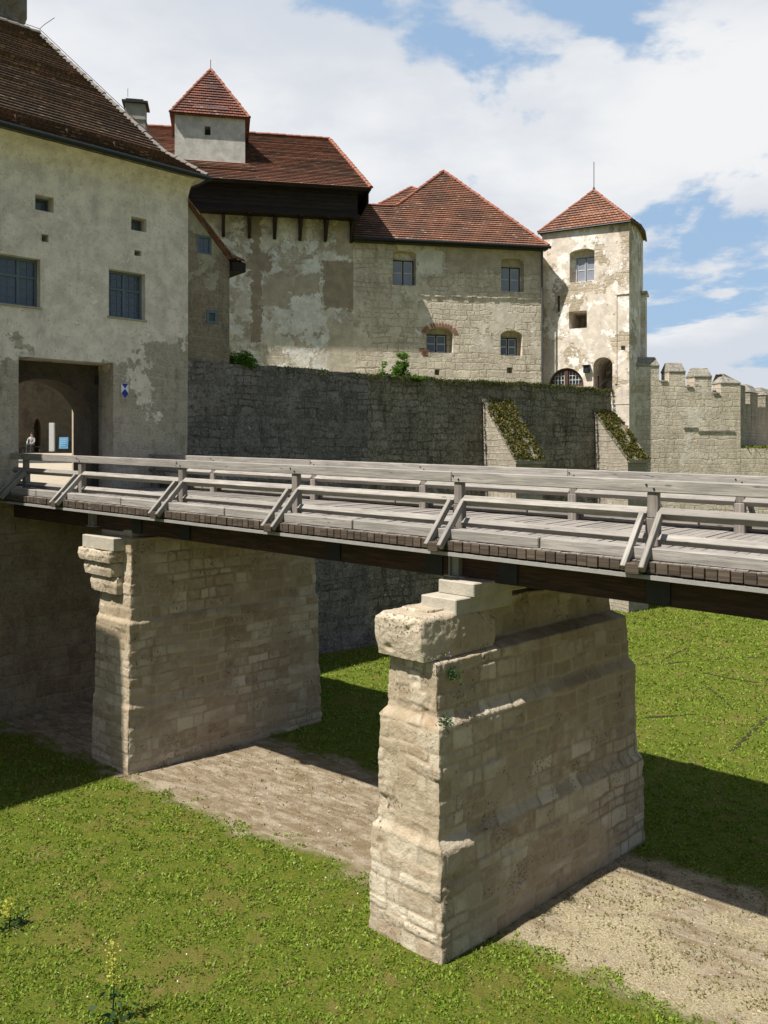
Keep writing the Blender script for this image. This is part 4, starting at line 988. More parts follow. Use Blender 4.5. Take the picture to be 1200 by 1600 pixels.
mb.build('drainpipe', plain('grey drainpipe', (.09, .095, .09), .5, .2, 6, .3), mh)

# --- house roof peeping out behind
rh = thing('rear_house', 'red tiled roof of a further house peeping between the gallery house and the castle house', 'house', (2, 50, 3))
mb = MB(); rz = (HY-333)/F0*47.5; ap = at(643, 292, 50.5); bs = [V(-1.25, 47.5, rz), V(5.5, 48.5, rz), V(4.6, 55, rz), V(-2, 54, rz)]
for i in range(4): tiled(mb, [bs[i], bs[(i+1) % 4], ap], .21)
mb.build('roof', M_rooforange, rh); mb = MB()
for i in range(4): caps(mb, bs[i], ap)
mb.build('ridge_tiles', M_ridge, rh)
mb = MB(); mb.hexa([V(-1, 47.8, 3), V(5.2, 48.7, 3), V(4.4, 54.7, 3), V(-1.7, 53.8, 3), V(-1, 47.8, rz-.02), V(5.2, 48.7, rz-.02), V(4.4, 54.7, rz-.02), V(-1.7, 53.8, rz-.02)]); mb.build('wall', M_house, rh)

# --- tower
M_tower = masonry('tower plaster', (.44, .37, .275), (.50, .42, .32), (.46, .39, .30), .4, .22, 31, joint=.025, pits=.7, dirt=(.3, .2, .13), dirtamt=.4,
    plaster=(.66, .58, .50), pl_lo=.44, pl_hi=.46, pl_scale=.5, white=(.84, .79, .73), white_lo=.53, brick=.4, bd=.035)
tw = thing('square_tower', 'slim pale plastered tower with red pyramid roof and lightning rod right of the houses', 'tower', TW.P(2, 2.8))
uT = 4.37; ZT = 11.12; R_ = TW.P(uT, 0); poly = [TW.P(0, 0), R_, V(12.55, 41.3, 0), V(13.1, 42.5, 0), V(13.7, 44, 0), V(9.7, 46.2, 0)]
ops = [rect(TW, 890, 389, 929, 440), rect(TW, 889, 486, 917, 513), rect(TW, 871, 462, 875, 487), rect(TW, 857, 575, 912, 604), rect(TW, 927, 558, 957, 611), rect(TW, 970, 540, 977, 547)]
hs = [outline(*ops[0], arch=.2), outline(*ops[1]), outline(*ops[2]), outline(*ops[3], arch=(ops[3][3]-ops[3][2])*.96, n=16), outline(*ops[4], arch=.42), outline(*ops[5])]
outer = [(0, 2.2), (uT, 2.2), (uT, ZT), (0, ZT)]
mb = MB(); panel(mb, TW, outer, hs, 0, [.4, 2.2, .3, .25, 2.6, .4], closeback=(1, 2, 4, 5))
for i in range(1, 6):
    a, b = poly[i], poly[(i+1) % 6]; mb.add([V(a.x, a.y, GZ), V(b.x, b.y, GZ), V(b.x, b.y, ZT), V(a.x, a.y, ZT)], 0, .5)
mb.add([TW.P(0, GZ, -.02), TW.P(uT, GZ, -.02), TW.P(uT, 2.2, -.02), TW.P(0, 2.2, -.02)], 0, .5)
# shallow pilaster strip on the right and side bay
a, b = TW.u(961), TW.u(964); zz0, zz1 = TW.uz(962, 600)[1], TW.uz(962, 461)[1]
mb.box(TW.P(a, zz1, -.01), TW.P(uT-.02, 0, 0)-TW.P(a, 0, 0), V(TW.n.x, TW.n.y, 0)*.06, (0, 0, .06)); mb.box(TW.P(a, zz0, -.01), TW.P(b, 0, 0)-TW.P(a, 0, 0), V(TW.n.x, TW.n.y, 0)*.05, (0, 0, zz1-zz0))
s0, s1 = poly[3], poly[4]; d_ = (s1-s0).normalized(); nn_ = V(d_.y, -d_.x, 0)
mb.box(s0+d_*.2+V(0, 0, -1)-nn_*.1, d_*1.1, nn_*.32, (0, 0, 9.0)); mb.box(s0+d_*.1+V(0, 0, 8)-nn_*.1, d_*1.35, nn_*.42, (0, 0, .1))
mb.build('wall', M_tower, tw)
u0, u1, z0, z1 = rect(TW, 898, 400, 928.5, 439.5); window(tw, TW, (u0, u1, z0, z1), .38, M_frame, M_glass2, 2, 2, mun=M_white, split=(2, 1), ft=.06, mw=.05)
mb = MB(); mb.add([TW.P(*p, -.4) for p in hs[0]]); mb.build('niche_back', M_tower, tw)
# half-round window with red-brown frame
u0, u1, z0, z1 = ops[3]; f = MB(); c = (u0+u1)/2; a = (u1-u0)/2; n = 16; hgt = (z1-z0)*.96; zbz = z0+.04
for i in range(n):
    t0, t1 = math.pi*i/n, math.pi*(i+1)/n
    P0 = [(c+a*k*math.cos(t), zbz+hgt*k*math.sin(t)) for k, t in ((1, t0), (1, t1), (.88, t1), (.88, t0))]
    f.add([TW.P(*p, -.12) for p in P0][::-1]); f.add([TW.P(*P0[3], -.12), TW.P(*P0[2], -.12), TW.P(*P0[2], -.22), TW.P(*P0[3], -.22)])
f.box(TW.P(c-.09, z0, -.2), V(TW.d.x, TW.d.y, 0)*.18, V(TW.n.x, TW.n.y, 0)*.12, (0, 0, hgt)); f.box(TW.P(u0+.02, z0, -.18), V(TW.d.x, TW.d.y, 0)*(2*a-.04), V(TW.n.x, TW.n.y, 0)*.08, (0, 0, .1))
for sgn in (-1, 1):
    for k in range(4):
        uu = c+sgn*(.13+.16*k); hh = hgt*.86*math.sqrt(max(0, 1-((uu-c)/a)**2)); f.box(TW.P(uu-.014, z0+.1, -.2), V(TW.d.x, TW.d.y, 0)*.028, V(TW.n.x, TW.n.y, 0)*.03, (0, 0, max(.05, hh-.1)), 1)
    for k in (1, 2):
        zq = z0+.1+k*.22; wv = a*.84*math.sqrt(max(0, 1-((zq-z0)/hgt)**2)); lo_, hi_ = (c+.1, c+wv) if sgn > 0 else (c-wv, c-.1); f.box(TW.P(lo_, zq, -.2), V(TW.d.x, TW.d.y, 0)*(hi_-lo_), V(TW.n.x, TW.n.y, 0)*.028, (0, 0, .028), 1)
fo = f.build('fan_window', [M_redwood, M_white], tw); p = MB(); p.add([TW.P(*q, -.235) for q in hs[3]]); p.build('pane', M_glass, fo)
u0, u1, z0, z1 = ops[4]; mb = MB(); mb.beam(TW.P(u0+.15, z0+.15, -.3), TW.P(u1-.1, z0+1.05, -.75), .05, .05); mb.box(TW.P(u0+.12, z0, -.45), V(TW.d.x, TW.d.y, 0)*.05, V(TW.n.x, TW.n.y, 0)*.05, (0, 0, .8)); mb.build('stair_rail', M_oldwood, tw)
mb = MB(); u0, z0 = TW.uz(913, 583); mb.box(TW.P(u0, z0, .01), V(TW.d.x, TW.d.y, 0)*.28, V(TW.n.x, TW.n.y, 0)*.22, (0, 0, .34)); mb.box(TW.P(u0-.04, z0+.34, .01), V(TW.d.x, TW.d.y, 0)*.36, V(TW.n.x, TW.n.y, 0)*.28, (0, 0, .05)); mb.build('wall_box', M_gutter, tw, bevel=.01)
ctr = sum(poly, V(0, 0, 0))/6; apx = at(925, 297, 43); apx = V(10.85, 43.0, 405/F0*43.0)
mb = MB(); ep = [p+(p-ctr).normalized()*.22 for p in poly]; ep = [V(p.x, p.y, ZT-.03) for p in ep]
for i in range(6): tiled(mb, [ep[i], ep[(i+1) % 6], apx], .2)
mb.add([p-V(0, 0, .02) for p in ep]); rf = mb.build('roof', M_rooforange, tw)
mb = MB(); caps(mb, ep[0]+V(0, 0, .03), apx, .08); caps(mb, ep[1]+V(0, 0, .03), apx, .08); caps(mb, ep[5], apx, .08); mb.build('ridge_tiles', M_ridge, rf)
mb = MB(); mb.tube([apx-V(0, 0, .1), apx+V(0, 0, .15)], .09, 8, rads=[.11, .04]); mb.tube([apx+V(0, 0, .1), apx+V(0, 0, 1.45)], .018, 6); mb.build('lightning_rod', M_darksteel, rf)
mb = MB(); lp = [p+V(0, 0, -.05) for p in ep]
for i in (0, 1, 2, 3): mb.tube([lp[i], lp[i+1]], .05, 6)
mb.build('gutter', M_gutter, tw)

# --- battlement wall
M_batt = masonry('battlement stone', (.56, .48, .38), (.66, .58, .47), (.46, .39, .3), .42, .24, 41, warp=.13, joint=.025, pits=.8, dirt=(.25, .19, .12), dirtamt=.45, brick=.45, bd=.05,
    plaster=(.66, .60, .51), pl_lo=.57, pl_hi=.6, pl_scale=.6)
M_cap = masonry('grey coping', (.30, .28, .24), (.36, .33, .28), (.2, .18, .15), .3, .2, 42, dirt=(.07, .07, .07), dirtamt=.6, moss=.4, bd=.04)
bw = thing('battlement_wall', 'sunlit crenellated stone wall running right from the tower', 'wall', BW.P(3, GZ))
uc = BW.u(1157); spec = [(1003, 1030, 557), (1045, 1071, 566), (1085, 1112, 574), (1126, 1157, 584)]
cren = [(1030, 1045, 595), (1071, 1085, 604), (1112, 1126, 614)]
prof = [(-.3, GZ-.1), (uc, GZ-.1)]; top = []
top.append((-.3, BW.uz(1003, 580)[1]))
for k in range(4):
    x0_, x1_, y_ = spec[k]; z = BW.uz((x0_+x1_)/2, y_+16)[1]; a, b = BW.u(x0_), BW.u(x1_)
    if k == 0: top = [(-.3, z), (b, z)]
    else: top += [(a, z), (b, z)]
    if k < 3: cz = BW.uz((cren[k][0]+cren[k][1])/2, cren[k][2]+2)[1]; top += [(b, cz), (BW.u(spec[k+1][0]), cz)]
outer = prof+top[::-1]
TH = .75; mb = MB(); panel(mb, BW, outer); extrude_back(mb, BW, outer, TH, skip=(0,)); mb.build('wall', M_batt, bw)
for k, (x0_, x1_, y_) in enumerate(spec):
    a, b = (BW.u(x0_) if k else -.2)-.02, BW.u(x1_)+.02; z = BW.uz((x0_+x1_)/2, y_+16)[1]+.005; zt = BW.uz((x0_+x1_)/2, y_)[1]; i_ = .12 if k < 3 else .45
    mb = MB(); bb = [BW.P(a, z, .03), BW.P(b, z, .03), BW.P(b, z, -TH-.06), BW.P(a, z, -TH-.06)]; mid = [p+V(0, 0, .07) for p in bb]
    tp = [BW.P(a+i_*.7, zt, -.22), BW.P(b-(i_ if k < 3 else 1.0), zt, -.22), BW.P(b-(i_ if k < 3 else 1.0), zt, -TH+.22), BW.P(a+i_*.7, zt, -TH+.22)]
    mb.hexa(bb+mid); mb.hexa(mid+tp); mb.build('merlon_cap', M_cap, bw, bevel=.02)
for k, (x0_, x1_, y_) in enumerate(cren):
    a, b = BW.u(x0_)+.06, BW.u(x1_)-.06; z = BW.uz((x0_+x1_)/2, y_+2)[1]+.004; mb = MB(); mb.box(BW.P(a, z, .05), BW.P(b, z, .05)-BW.P(a, z, .05), V(-BW.n.x, -BW.n.y, 0)*(TH+.1), (0, 0, .09)); mb.build('crenel_slab', M_cap, bw, bevel=.015)
mb = MB(); u0, z0 = BW.uz(1068, 670); u1 = BW.u(1092)
for (xa, ya, xb, yb) in ((1068, 669, 1090, 671), (1090, 674, 1148, 676)):
    (ua, za), (ub, zb3) = BW.uz(xa, ya), BW.uz(xb, yb); mb.box(BW.P(ua, za, 0), BW.P(ub, za, 0)-BW.P(ua, za, 0), V(BW.n.x, BW.n.y, 0)*.05, (0, 0, .05))
mb.build('ledge_slab', M_cap, bw)
# low terrace wall beyond the corner, and the wall that runs back
lt = thing('low_terrace_wall', 'low pale coursed stone wall below the receding battlements at the right edge', 'wall', BW.P(uc+2, GZ))
mb = MB(); outer = [(uc+.003, GZ-.1), (uc+9, GZ-.1), (uc+9, .02), (uc+.003, .06)]; panel(mb, BW, outer, (), -.01); extrude_back(mb, BW, outer, 4, out=-.01, skip=(0, 3)); mb.build('wall', M_batt, lt)
pts = []
for _ in range(1300): u = random.uniform(uc+.1, uc+3.5); pts.append(BW.P(u, .04, -random.random()*1.2))
P = np.array([tuple(p) for p in pts]); quadmesh('weed_fringe', leaves(P, .16, 1.4, 3), len(P), [M_grass, M_moss], mi=(RNG.random(len(P)) < .5).astype(int), parent=lt, kind='stuff')
cp = BW.P(uc, 0, -.02); SW = Wall((cp.x, cp.y), (.62, .785))
M_battdark = masonry('battlement stone with painted shade', (.30, .265, .21), (.37, .33, .27), (.3, .27, .22), .45, .22, 43, dirt=(.07, .065, .055), dirtamt=.7, pits=.8, bd=.05)  # darker copy of the battlement stone, shade painted into its colour
sw = thing('receding_battlement_wall', 'shade-toned crenellated wall running away behind the corner at the right edge', 'wall', SW.P(3, 0))
def sy(y, u): return (HY-y)/F0*SW.P(u, 0).y
top = [(0.0, sy(601, 0)), (1.0, sy(603, 1.0)), (1.0, sy(631, 1.0)), (1.9, sy(631, 1.9)), (1.9, sy(612, 1.9)), (3.4, sy(614, 3.4)), (3.4, sy(636, 3.4)), (5.0, sy(636, 5)), (5.0, sy(617, 5)), (7.5, sy(620, 7.5)), (7.5, sy(638, 7.5)), (12, sy(640, 12))]
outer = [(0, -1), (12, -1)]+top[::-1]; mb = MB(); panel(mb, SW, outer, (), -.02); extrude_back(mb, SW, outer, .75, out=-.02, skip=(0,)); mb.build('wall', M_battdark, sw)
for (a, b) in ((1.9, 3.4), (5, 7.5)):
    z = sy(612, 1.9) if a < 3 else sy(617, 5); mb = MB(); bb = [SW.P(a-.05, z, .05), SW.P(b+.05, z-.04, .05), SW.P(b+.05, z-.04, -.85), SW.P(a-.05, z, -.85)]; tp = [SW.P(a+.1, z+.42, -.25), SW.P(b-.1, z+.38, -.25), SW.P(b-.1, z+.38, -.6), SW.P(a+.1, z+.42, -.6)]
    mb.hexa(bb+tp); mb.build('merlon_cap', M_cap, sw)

# --- round keep, top left
kp = thing('round_tower', 'dark grey stone round tower top just showing above the gatehouse ridge', 'tower', (-22.6, 45, 8))
M_keep = masonry('keep stone', (.13, .12, .11), (.2, .185, .165), (.14, .13, .12), .6, .3, 51, dirtamt=.5, bd=.04)
mb = MB(); cx, cy = -22.35, 45; n = 28; lev = [(5, 2.55), (23.4, 2.5), (23.9, 2.8), (26, 2.8), (26, 2.3), (25.2, 2.25)]
for i in range(n):
    t0, t1 = 2*math.pi*i/n, 2*math.pi*(i+1)/n
    for k in range(len(lev)-1):
        (z0, r0), (z1, r1) = lev[k], lev[k+1]
        mb.add([V(cx+r0*math.cos(t0), cy+r0*math.sin(t0), z0), V(cx+r0*math.cos(t1), cy+r0*math.sin(t1), z0), V(cx+r1*math.cos(t1), cy+r1*math.sin(t1), z1), V(cx+r1*math.cos(t0), cy+r1*math.sin(t0), z1)], 0, .5)
mb.build('wall', M_keep, kp)

# ------------------------------------------------------------------ courtyard glimpse
CWl = Wall((at(-150, 0, 60).x, 60), (.75, .66))
cw = thing('courtyard_wall', 'dim courtyard wall with a dark pointed doorway glimpsed through the gate arch', 'wall', CWl.P(10, -.3))
dw = rect(CWl, 53, 654, 64, 706); mb = MB(); outer = [(0, -1.2), (22, -1.2), (22, 13), (0, 13)]
panel(mb, CWl, outer, [outline(*dw, arch=.8)], 0, 1.0, closeback=(0,)); mb.build('wall', masonry('courtyard plaster', (.10, .08, .058), (.13, .10, .075), (.10, .08, .06), plaster=(.15, .12, .085), pl_lo=.4, pl_hi=.45, dirtamt=.6, bd=.03), cw)  # courtyard shade is put into the dark plaster colours
ip = thing('information_pillar', 'slim white information pillar in the courtyard beyond the gate', 'pillar', at(80, 707, 56))
mb = MB(); o = at(76.5, 706, 56); mb.box(o, (.33, 0, 0), (0, .2, 0), (0, 0, 1.95)); mb.build('panel', plain('white panel', (.5, .5, .5), .6, .06), ip, bevel=.01)
mb = MB(); mb.box(o-V(.1, .1, .02), (.53, 0, 0), (0, .4, 0), (0, 0, .05)); mb.build('foot', M_darksteel, ip)
sb = thing('sign_board', 'bright blue notice board on legs inside the gateway', 'sign', at(98, 707, 52))
mb = MB(); o = at(92, 701, 52); mb.box(o, (.56, 0, 0), (0, .05, .0), (-.03, .15, .72)); mb.build('board', plain('blue board', (.08, .25, .42), .6, .1), sb)
mb = MB(); mb.beam(at(92.5, 708, 52), at(92, 683, 52.2), .03, .03); mb.beam(at(105, 708, 52), at(105, 683, 52.2), .03, .03); mb.beam(at(98, 707, 53), at(98, 684, 52.2), .03, .03); mb.build('easel', M_oldwood, sb)
mb = MB(); 
for k in range(4): p = o+V(.08, -.006, .58-.13*k); mb.box(p, (.4-.07*(k % 2), 0, 0), (0, -.004, 0), (0, 0, .03))
mb.build('lettering', plain('pale lettering', (.45, .5, .55), .7, .05), sb)
# seated person
def person():
    pr = thing('person', 'person in a pale shirt and dark trousers sitting on a bench beyond the gate', 'person', at(52, 707, 55))
    o = at(50, 707, 55); V_ = []; E = []; R = []
    def add(p, r, par=None):
        V_.append(tuple(o+V(*p))); R.append(r)
        if par is not None: E.append((par, len(V_)-1))
        return len(V_)-1
    pel = add((0, 0, .5), .13); ch_ = add((.02, -.05, .78), .15, pel); sh = add((.02, -.08, .95), .13, ch_); nk = add((.03, -.1, 1.05), .055, sh); hd = add((.04, -.13, 1.14), .085, nk); hd2 = add((.04, -.13, 1.23), .08, hd)
    for s in (-1, 1):
        a = add((s*.19, -.08, .93), .055, sh); b_ = add((s*.24, -.18, .7), .045, a); c_2 = add((s*.15, -.4, .58), .035, b_); add((s*.12, -.47, .57), .04, c_2)
        h_ = add((s*.1, -.05, .48), .09, pel); k_ = add((s*.14, -.45, .5), .07, h_); f_ = add((s*.13, -.48, .08), .05, k_); add((s*.14, -.62, .04), .045, f_)
    me = bpy.data.meshes.new('body'); me.from_pydata(V_, E, []); ob = bpy.data.objects.new('body', me); link(ob, pr); ob.matrix_parent_inverse = parent_inv(pr)
    m, t, b = mat('clothed figure'); z = t.sep(t.n('ShaderNodeNewGeometry').outputs['Position'])[2]; zz = t.m('SUBTRACT', z, o.z)
    c = t.mix(t.m('GREATER_THAN', zz, .55), (.03, .03, .04), (.35, .34, .33)); c = t.mix(t.m('GREATER_THAN', zz, 1.03), c, (.42, .27, .2)); t.set(b.inputs['Base Color'], c); me.materials.append(m)
    sk = ob.modifiers.new('skin', 'SKIN')
    for i, sv in enumerate(me.skin_vertices[0].data): sv.radius = (R[i], R[i])
    me.skin_vertices[0].data[0].use_root = True
    ob.modifiers.new('sub', 'SUBSURF').levels = 2; ob.modifiers['sub'].render_levels = 2
    mb = MB(); c0 = o+V(.04, -.12, 1.22); mb.tube([c0-V(0, -.03, .04), c0+V(0, .01, .05), c0+V(0, .02, .1)], .1, 10, rads=[.1, .095, .03]); mb.build('hair', plain('dark hair', (.03, .02, .015), .7, .2), pr, smooth=True)
    bn = thing('bench', 'low wooden bench under the seated person in the courtyard', 'bench', o)
    mb = MB(); mb.box(o+V(-.7, -.18, .36), (1.4, 0, 0), (0, .4, 0), (0, 0, .05)); mb.build('seat', M_oldwood, bn)
    for s in (-.6, .5): mb = MB(); mb.box(o+V(s, -.14, -.03), (.09, 0, 0), (0, .32, 0), (0, 0, .39)); mb.build('leg', M_oldwood, bn)
person()
# blue and white shield on the gate wall
u, z = FW.uz(194.5, 610); mb = MB(); s = .12
sh_ = thing('shield_sign', 'small blue and white heritage shield on the gatehouse wall right of the archway', 'sign', FW.P(u, z))
pl = [(-s, .22), (s, .22), (s, -.08), (0, -.26), (-s, -.08)]
mb.add([FW.P(u+a, z+b, .03) for a, b in pl][::-1][::-1], 0); extr = [FW.P(u+a, z+b, .03) for a, b in pl]; bk_ = [FW.P(u+a, z+b, .001) for a, b in pl]
for i in range(5): mb.add([extr[i], extr[(i+1) % 5], bk_[(i+1) % 5], bk_[i]], 0)
mb.build('plate', plain('white enamel', (.75, .75, .75), .4, .03), sh_)
mb = MB()
mb.add([FW.P(u+a, z+b, .034) for a, b in ((0, .05), (s*.95, -.09), (0, -.25), (-s*.95, -.09))]); mb.add([FW.P(u+a, z+b, .034) for a, b in ((-s*.95, .21), (s*.95, .21), (0, .06))])
mb.build('emblem', plain('deep blue enamel', (.02, .04, .3), .4, .05), sh_)

# ------------------------------------------------------------------ timber bridge
br = thing('timber_bridge', 'weathered grey timber footbridge with railings crossing the moat to the gate', 'bridge', B(10, 14, 0))
T0, T1 = -6.0, 23.0
mb = MB(); t = T0
while t < T1:
    wd = random.uniform(.155, .175); hh = random.uniform(-.008, .006); e0 = random.uniform(-.02, .02)
    mb.beam(B(t+wd/2, 11.24+e0, -.08+hh), B(t+wd/2, 16.75+e0, -.08+hh), wd-.009, .16)
    t += wd
deck = mb.build('deck', [M_deck], br)
# dark weathered end grain: short end caps proud of each plank
mb = MB(); t = T0
random.seed(99)
while t < T1:
    wd = random.uniform(.155, .175); mb.beam(B(t+wd/2, 11.19+random.uniform(-.012, .012), -.083), B(t+wd/2, 11.262, -.083), wd-.014, .155+random.uniform(-.012, .004)); t += wd
mb.build('plank_ends', M_woodend, deck, bevel=.006)
def tx(x, n): # bridge coordinate where the photo column x meets the line n
    r = (x-600)/F0; Y = n/(r*BN.x+BN.y); return tn(r*Y, Y)[0]
postx = [1020, 717, 462, 284, 127, 40]; TP = [tx(x, 11.8) for x in postx]; TP = [TP[0]-2*3.55, TP[0]-3.55]+TP
for side, n0, sg in (('near', 11.8, 1), ('far', 16.15, -1)):
    dz = 0 if sg > 0 else -.045
    ends = [T0]+[tt+.1 for tt in TP[1::2]]+[T1-.08]
    for i in range(len(ends)-1):
        mb = MB(); mb.beam(B(ends[i], n0, 1.01+dz), B(ends[i+1]-.006, n0, 1.01+dz), .17, .18); mb.build('handrail', M_wood, br, bevel=.012)
    mb = MB()
    for tt in TP:
        for k in (-.05, .06): q = B(tt+k, n0-sg*.088*(1 if sg > 0 else -1), 1.0+dz+k*.5); mb.tube([q, q-V(BN.x, BN.y, 0)*.012], .016, 6)
    mb.build('bolt_heads', M_darksteel, br, kind='stuff')
    ends = [T0]+[tt for tt in TP]+[T1-.08]
    for i in range(len(ends)-1):
        for h, s_ in ((.62, .125), (.25, .115)):
            mb = MB(); mb.beam(B(ends[i]+.07, n0+.02*sg, h+dz), B(ends[i+1]-.07, n0+.02*sg, h+dz), s_, s_, roll=math.pi/4); mb.build('mid_rail' if h > .5 else 'low_rail', M_wood, br, bevel=.006)
    t = T0+.8*(sg > 0); k = 0; hk = .17 if sg > 0 else .22
    nk_ = 11.44 if sg > 0 else 16.42
    while t < T1:
        L_ = random.uniform(3.4, 4.0); e_ = min(t+L_, T1-.1); mb = MB(); mb.beam(B(t, nk_, hk/2+.003), B(e_-.03, nk_, hk/2+.003), .27, hk); mb.build('kerb_beam', M_wood, br, bevel=.014); t = e_ if e_ < T1-.2 else 99
    for tt in TP:
        if tt > T1: continue
        mb = MB(); h1 = .92+dz
        # square post with a weathered shoulder
        mb.beam(B(tt, n0+.02*sg, -.05), B(tt, n0+.02*sg, .55), .15, .19, up=(BD.x, BD.y, 0)); mb.beam(B(tt-.012, n0+.01*sg, .55), B(tt-.012, n0+.01*sg, h1), .13, .155, up=(BD.x, BD.y, 0))
        mb.build('post', M_post, br, bevel=.012)
        mb = MB(); mb.beam(B(tt, n0-.78*sg, -.10), B(tt, n0-.2*sg, -.10), .2, .15); mb.build('crossbeam_end', M_woodend, br, bevel=.01)
        for k in (-.13, .13):
            mb = MB(); mb.beam(B(tt+k, n0-.76*sg, -.1), B(tt+k, n0-.06*sg, .60), .075, .11); mb.build('brace', M_wood, br, bevel=.008)
for n_ in (11.86, 13.3, 14.75, 16.15):
    mb = MB(); mb.beam(B(T0, n_, -.45), B(T1-.3, n_, -.45), .28, .48); mb.build('girder', M_girder2 if 'M_girder2' in globals() else M_girder, br, bevel=.01)
for n_ in (11.17, 16.83):
    mb = MB(); mb.box(B(T0, n_, -.2), B(T1, n_, -.2)-B(T0, n_, -.2), V(BN.x, BN.y, 0)*.32*(1 if n_ < 12 else -1), (0, 0, .012)); mb.box(B(T0, n_, -.245), B(T1, n_, -.245)-B(T0, n_, -.245), V(BN.x, BN.y, 0)*.006, (0, 0, .044))
    mb.build('drip_strip', M_steel, br)
mb = MB(); t = T0+.4
while t < T1: mb.beam(B(t, 11.3, -.205), B(t, 16.7, -.205), .12, .06); t += 1.2
mb.build('bearer', M_girder, br)
for x in (522, 680, 795, 1030, 290, 215): # steel connection plates on the girder face
    tt = tx(x, 11.7); mb = MB(); mb.box(B(tt-.16, 11.71, -.66), V(BD.x, BD.y, 0)*.34, V(-BN.x, -BN.y, 0)*.03, (0, 0, .36)); mb.build('steel_plate', M_darksteel, br)
for C0_, tt in ((C2, tx(717, 11.75)), (C1, tx(150, 11.75))):
    for n_ in (11.6, 14.9):
        mb = MB(); zt0 = B(tt, n_, -.2).z; p = B(tt, n_, 0); z0 = -2.14 if C0_ is C2 else -1.93
        for s in (-.09, .09): mb.box(V(p.x+BD.x*s, p.y+BD.y*s, z0+.02), V(BD.x, BD.y, 0)*.018, V(BN.x, BN.y, 0)*.16, (0, 0, zt0-z0-.02))
        mb.box(V(p.x-BD.x*.08, p.y-BD.y*.08, z0+.02)+V(BN.x, BN.y, 0)*.07, V(BD.x, BD.y, 0)*.17, V(BN.x, BN.y, 0)*.015, (0, 0, zt0-z0-.02)); mb.box(V(p.x-BD.x*.2, p.y-BD.y*.2, z0+.001), V(BD.x, BD.y, 0)*.4, V(BN.x, BN.y, 0)*.25, (0, 0, .02)); mb.build('bearing_post', M_steel, br)

# ------------------------------------------------------------------ plants
def bush(name, label, c, rx, rz, n, m_, size, cat='bush', sp=None, ry=None):
    b_ = thing(name, label, cat, V(c.x, c.y, c.z)); P = []
    blobs = [(V(random.gauss(0, .45)*rx, random.gauss(0, .3)*(ry or rx*.5), abs(random.gauss(.35, .3))*rz), random.uniform(.25, .5)) for _ in range(12)] if sp is None else sp
    for _ in range(n):
        o, r = random.choice(blobs); d = V(random.gauss(0, 1), random.gauss(0, 1), random.gauss(0, 1)).normalized()*r*rz*random.random()**.4; P.append(c+o+V(d.x, d.y, abs(d.z) if o.z < .1 else d.z))
    P = np.array([tuple(p) for p in P]); quadmesh('foliage', leaves(P, size, .6, 1.4), n, [m_], parent=b_)
    mb = MB()
    for _ in range(7): e = c+random.choice(blobs)[0]; mb.tube([c+V(0, 0, -.15), (c+e)/2+V(0, 0, .05), e], .012, 5, rads=[.02, .014, .006])
    mb.build('stem', M_oldwood, b_)
u, z = RW.uz(378, 568, -.2); bush('shrub', 'round green shrub growing on the moat wall beside the annex', RW.P(u, z-.15, -.25), .45, .6, 3200, M_leaf, .075)
u, z = RW.uz(632, 588, -.2); q0 = RW.P(u, z-.15, -.3)
sp = []
for _ in range(46):
    a_ = random.gauss(0, .42); hmax = max(.08, 1.15*math.exp(-(a_/.3)**2)); sp.append((V(a_-.05+(-.5 if random.random() < .2 else 0), random.uniform(-.15, .2), random.random()*hmax), random.uniform(.09, .17)))
bush('climbing_shrub', 'bright green trailing shrub climbing from the moat wall below the castle house', q0, .8, 1.0, 4200, M_leaf, .075, sp=sp)
def stalk(x, y, ytop, label, col):
    p = G(x, y); d = p.y; h = (y-ytop)/F0*d*1.02; t_ = thing('mullein_plant', label, 'plant', p)
    mb = MB(); mb.tube([p, p+V(.02, 0, h*.5), p+V(0, .03, h)], .01, 5, rads=[.014, .01, .004]); mb.build('stem', M_leafdark, t_)
    P = np.array([tuple(p+V(random.gauss(0, .12), random.gauss(0, .12), random.random()*h*.45)) for _ in range(46)]); quadmesh('foliage', leaves(P, .12, .5, 2.2), 46, [M_leafdark], parent=t_)
    P = np.array([tuple(p+V(random.gauss(0, .05)*(1.2-k/500*.6), random.gauss(0, .045), h*(.48+.55*k/500))) for k in range(0, 500, 2)]); quadmesh('flowers', leaves(P, .03, .8, 1.2), 250, [M_yellow], parent=t_, kind='stuff')
stalk(176, 1596, 1478, 'yellow flowering mullein stalk on the lawn at the bottom left', 0); stalk(14, 1452, 1408, 'small dark leafed mullein with faint yellow spikes at the left edge of the lawn', 0)
# mauve flowers and ferns on the cap ledge
fl_ = thing('wall_flower', 'tiny mauve flowers rooted in the ledge of the big pier', 'plant', PP(C2, .15, .45, -3.2))
P = np.array([tuple(PP(C2, random.uniform(0, .5), random.choice((.28, .36))+random.gauss(0, .03), -3.19+random.random()*.09)) for _ in range(130)]); quadmesh('flowers', leaves(P, .022, .7, 1.2), 130, [M_mauve, M_leaf], mi=(RNG.random(130) < .45).astype(int), parent=fl_, kind='stuff')
for (a, z, C0_, la) in ((.5, -3.45, C2, 'dark little fern tuft below the top ledge of the big pier'), (.3, -4.13, C2, 'small weed tuft on the middle ledge of the big pier'), (4.6, -5.0, C1, 'dark fern tuft low on the side of the farther pier')):
    p = PP(C0_, a, .2, z); f_ = thing('fern_tuft', la, 'plant', p); P = np.array([tuple(p+V(random.gauss(0, .06), random.gauss(0, .06), random.gauss(0, .05))) for _ in range(160)]); quadmesh('foliage', leaves(P, .05, .6, 2), 160, [M_leafdark], parent=f_)
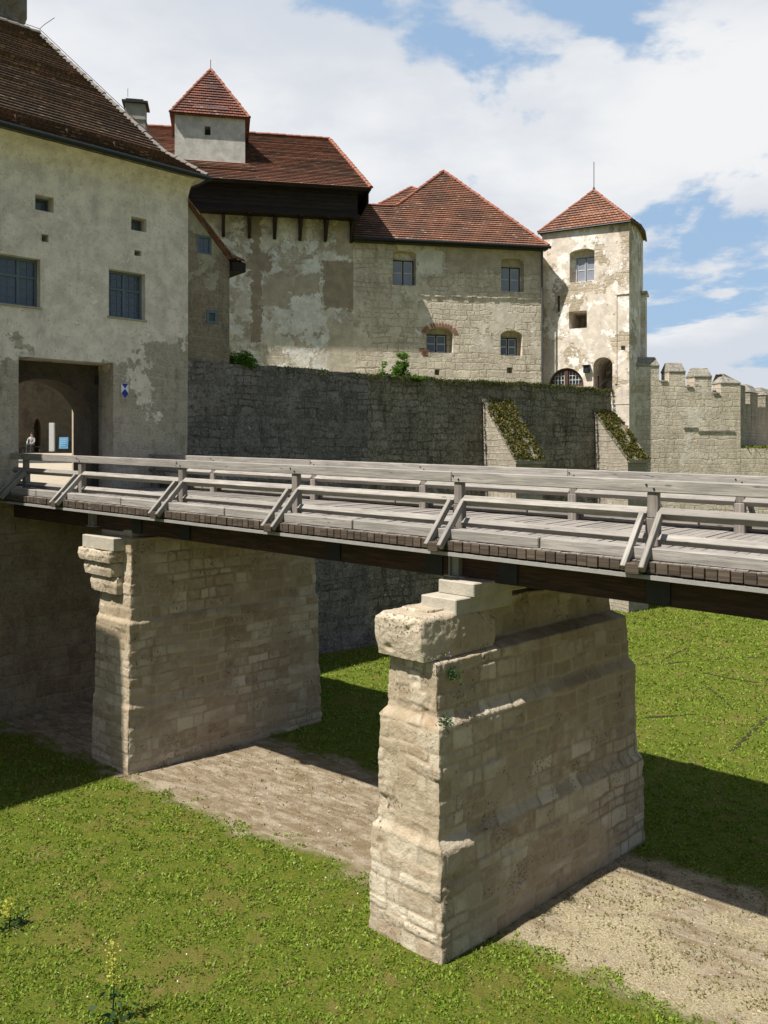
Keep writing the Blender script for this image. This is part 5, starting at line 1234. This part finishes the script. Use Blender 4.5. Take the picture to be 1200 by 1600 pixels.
# low dark slits in the far lawn
slits = [[(1003, 1037), (1040, 1038), (1072, 1034)], [(1040, 1030), (1075, 1012)], [(1100, 1034), (1140, 1028), (1200, 1026)], [(1098, 1051), (1140, 1060), (1200, 1068)], [(1008, 1122), (1060, 1118), (1115, 1114)], [(1142, 1175), (1170, 1150), (1205, 1118)], [(1105, 1072), (1145, 1108)]]
mb = MB()
for s_ in slits:
    pts = [G(*p) for p in s_]; n_ = []
    for i in range(len(pts)-1):
        m_ = max(2, int((pts[i+1]-pts[i]).length/.25))
        for k in range(m_): n_.append(pts[i].lerp(pts[i+1], k/m_))
    n_.append(pts[-1])
    for i in range(len(n_)-1):
        a, b = n_[i], n_[i+1]; d = (b-a).normalized(); sd = V(-d.y, d.x, 0)*random.uniform(.03, .06); a = V(a.x, a.y, gh(a.x, a.y)+.012); b = V(b.x, b.y, gh(b.x, b.y)+.012)
        if random.random() < .93: mb.add([a-sd, b-sd, b+sd, a+sd])
mb.build('soil_lines', plain('dark soil', (.03, .025, .012), .95, .3), kind='structure')
grass()
# pebbles and crumbs on the dry earth
P = []
while len(P) < 9000:
    t_ = random.uniform(1, 22); n_ = 13.25+random.gauss(0, 1.1); p = BD*t_+BN*n_
    P.append((p.x, p.y, gh(p.x, p.y)+.002))
P = np.array(P); quadmesh('pebbles', leaves(P, np.abs(RNG.normal(.004, .012, len(P)))+.012, .35, 1.3), len(P), [plain('pale gravel', (.42, .37, .30), .9, .3), plain('dark crumbs of soil', (.12, .09, .06), .95, .3)], mi=(RNG.random(len(P)) < .45).astype(int), kind='stuff', label='pale pebbles and soil crumbs strewn over the dry earth', cat='gravel')
# daisies
P = []
for _ in range(90):
    x = random.uniform(0, 1200); y = 1250+350*random.random(); p = G(x, y); n_ = p.x*BN.x+p.y*BN.y
    if n_ > 11: continue
    P.append((p.x, p.y, gh(p.x, p.y)+.045))
P = np.array(P); q = leaves(P, .022, .1, 1.); quadmesh('daisies', q, len(P), [M_daisy], kind='stuff', label='scattered white daisies in the near lawn', cat='flowers')
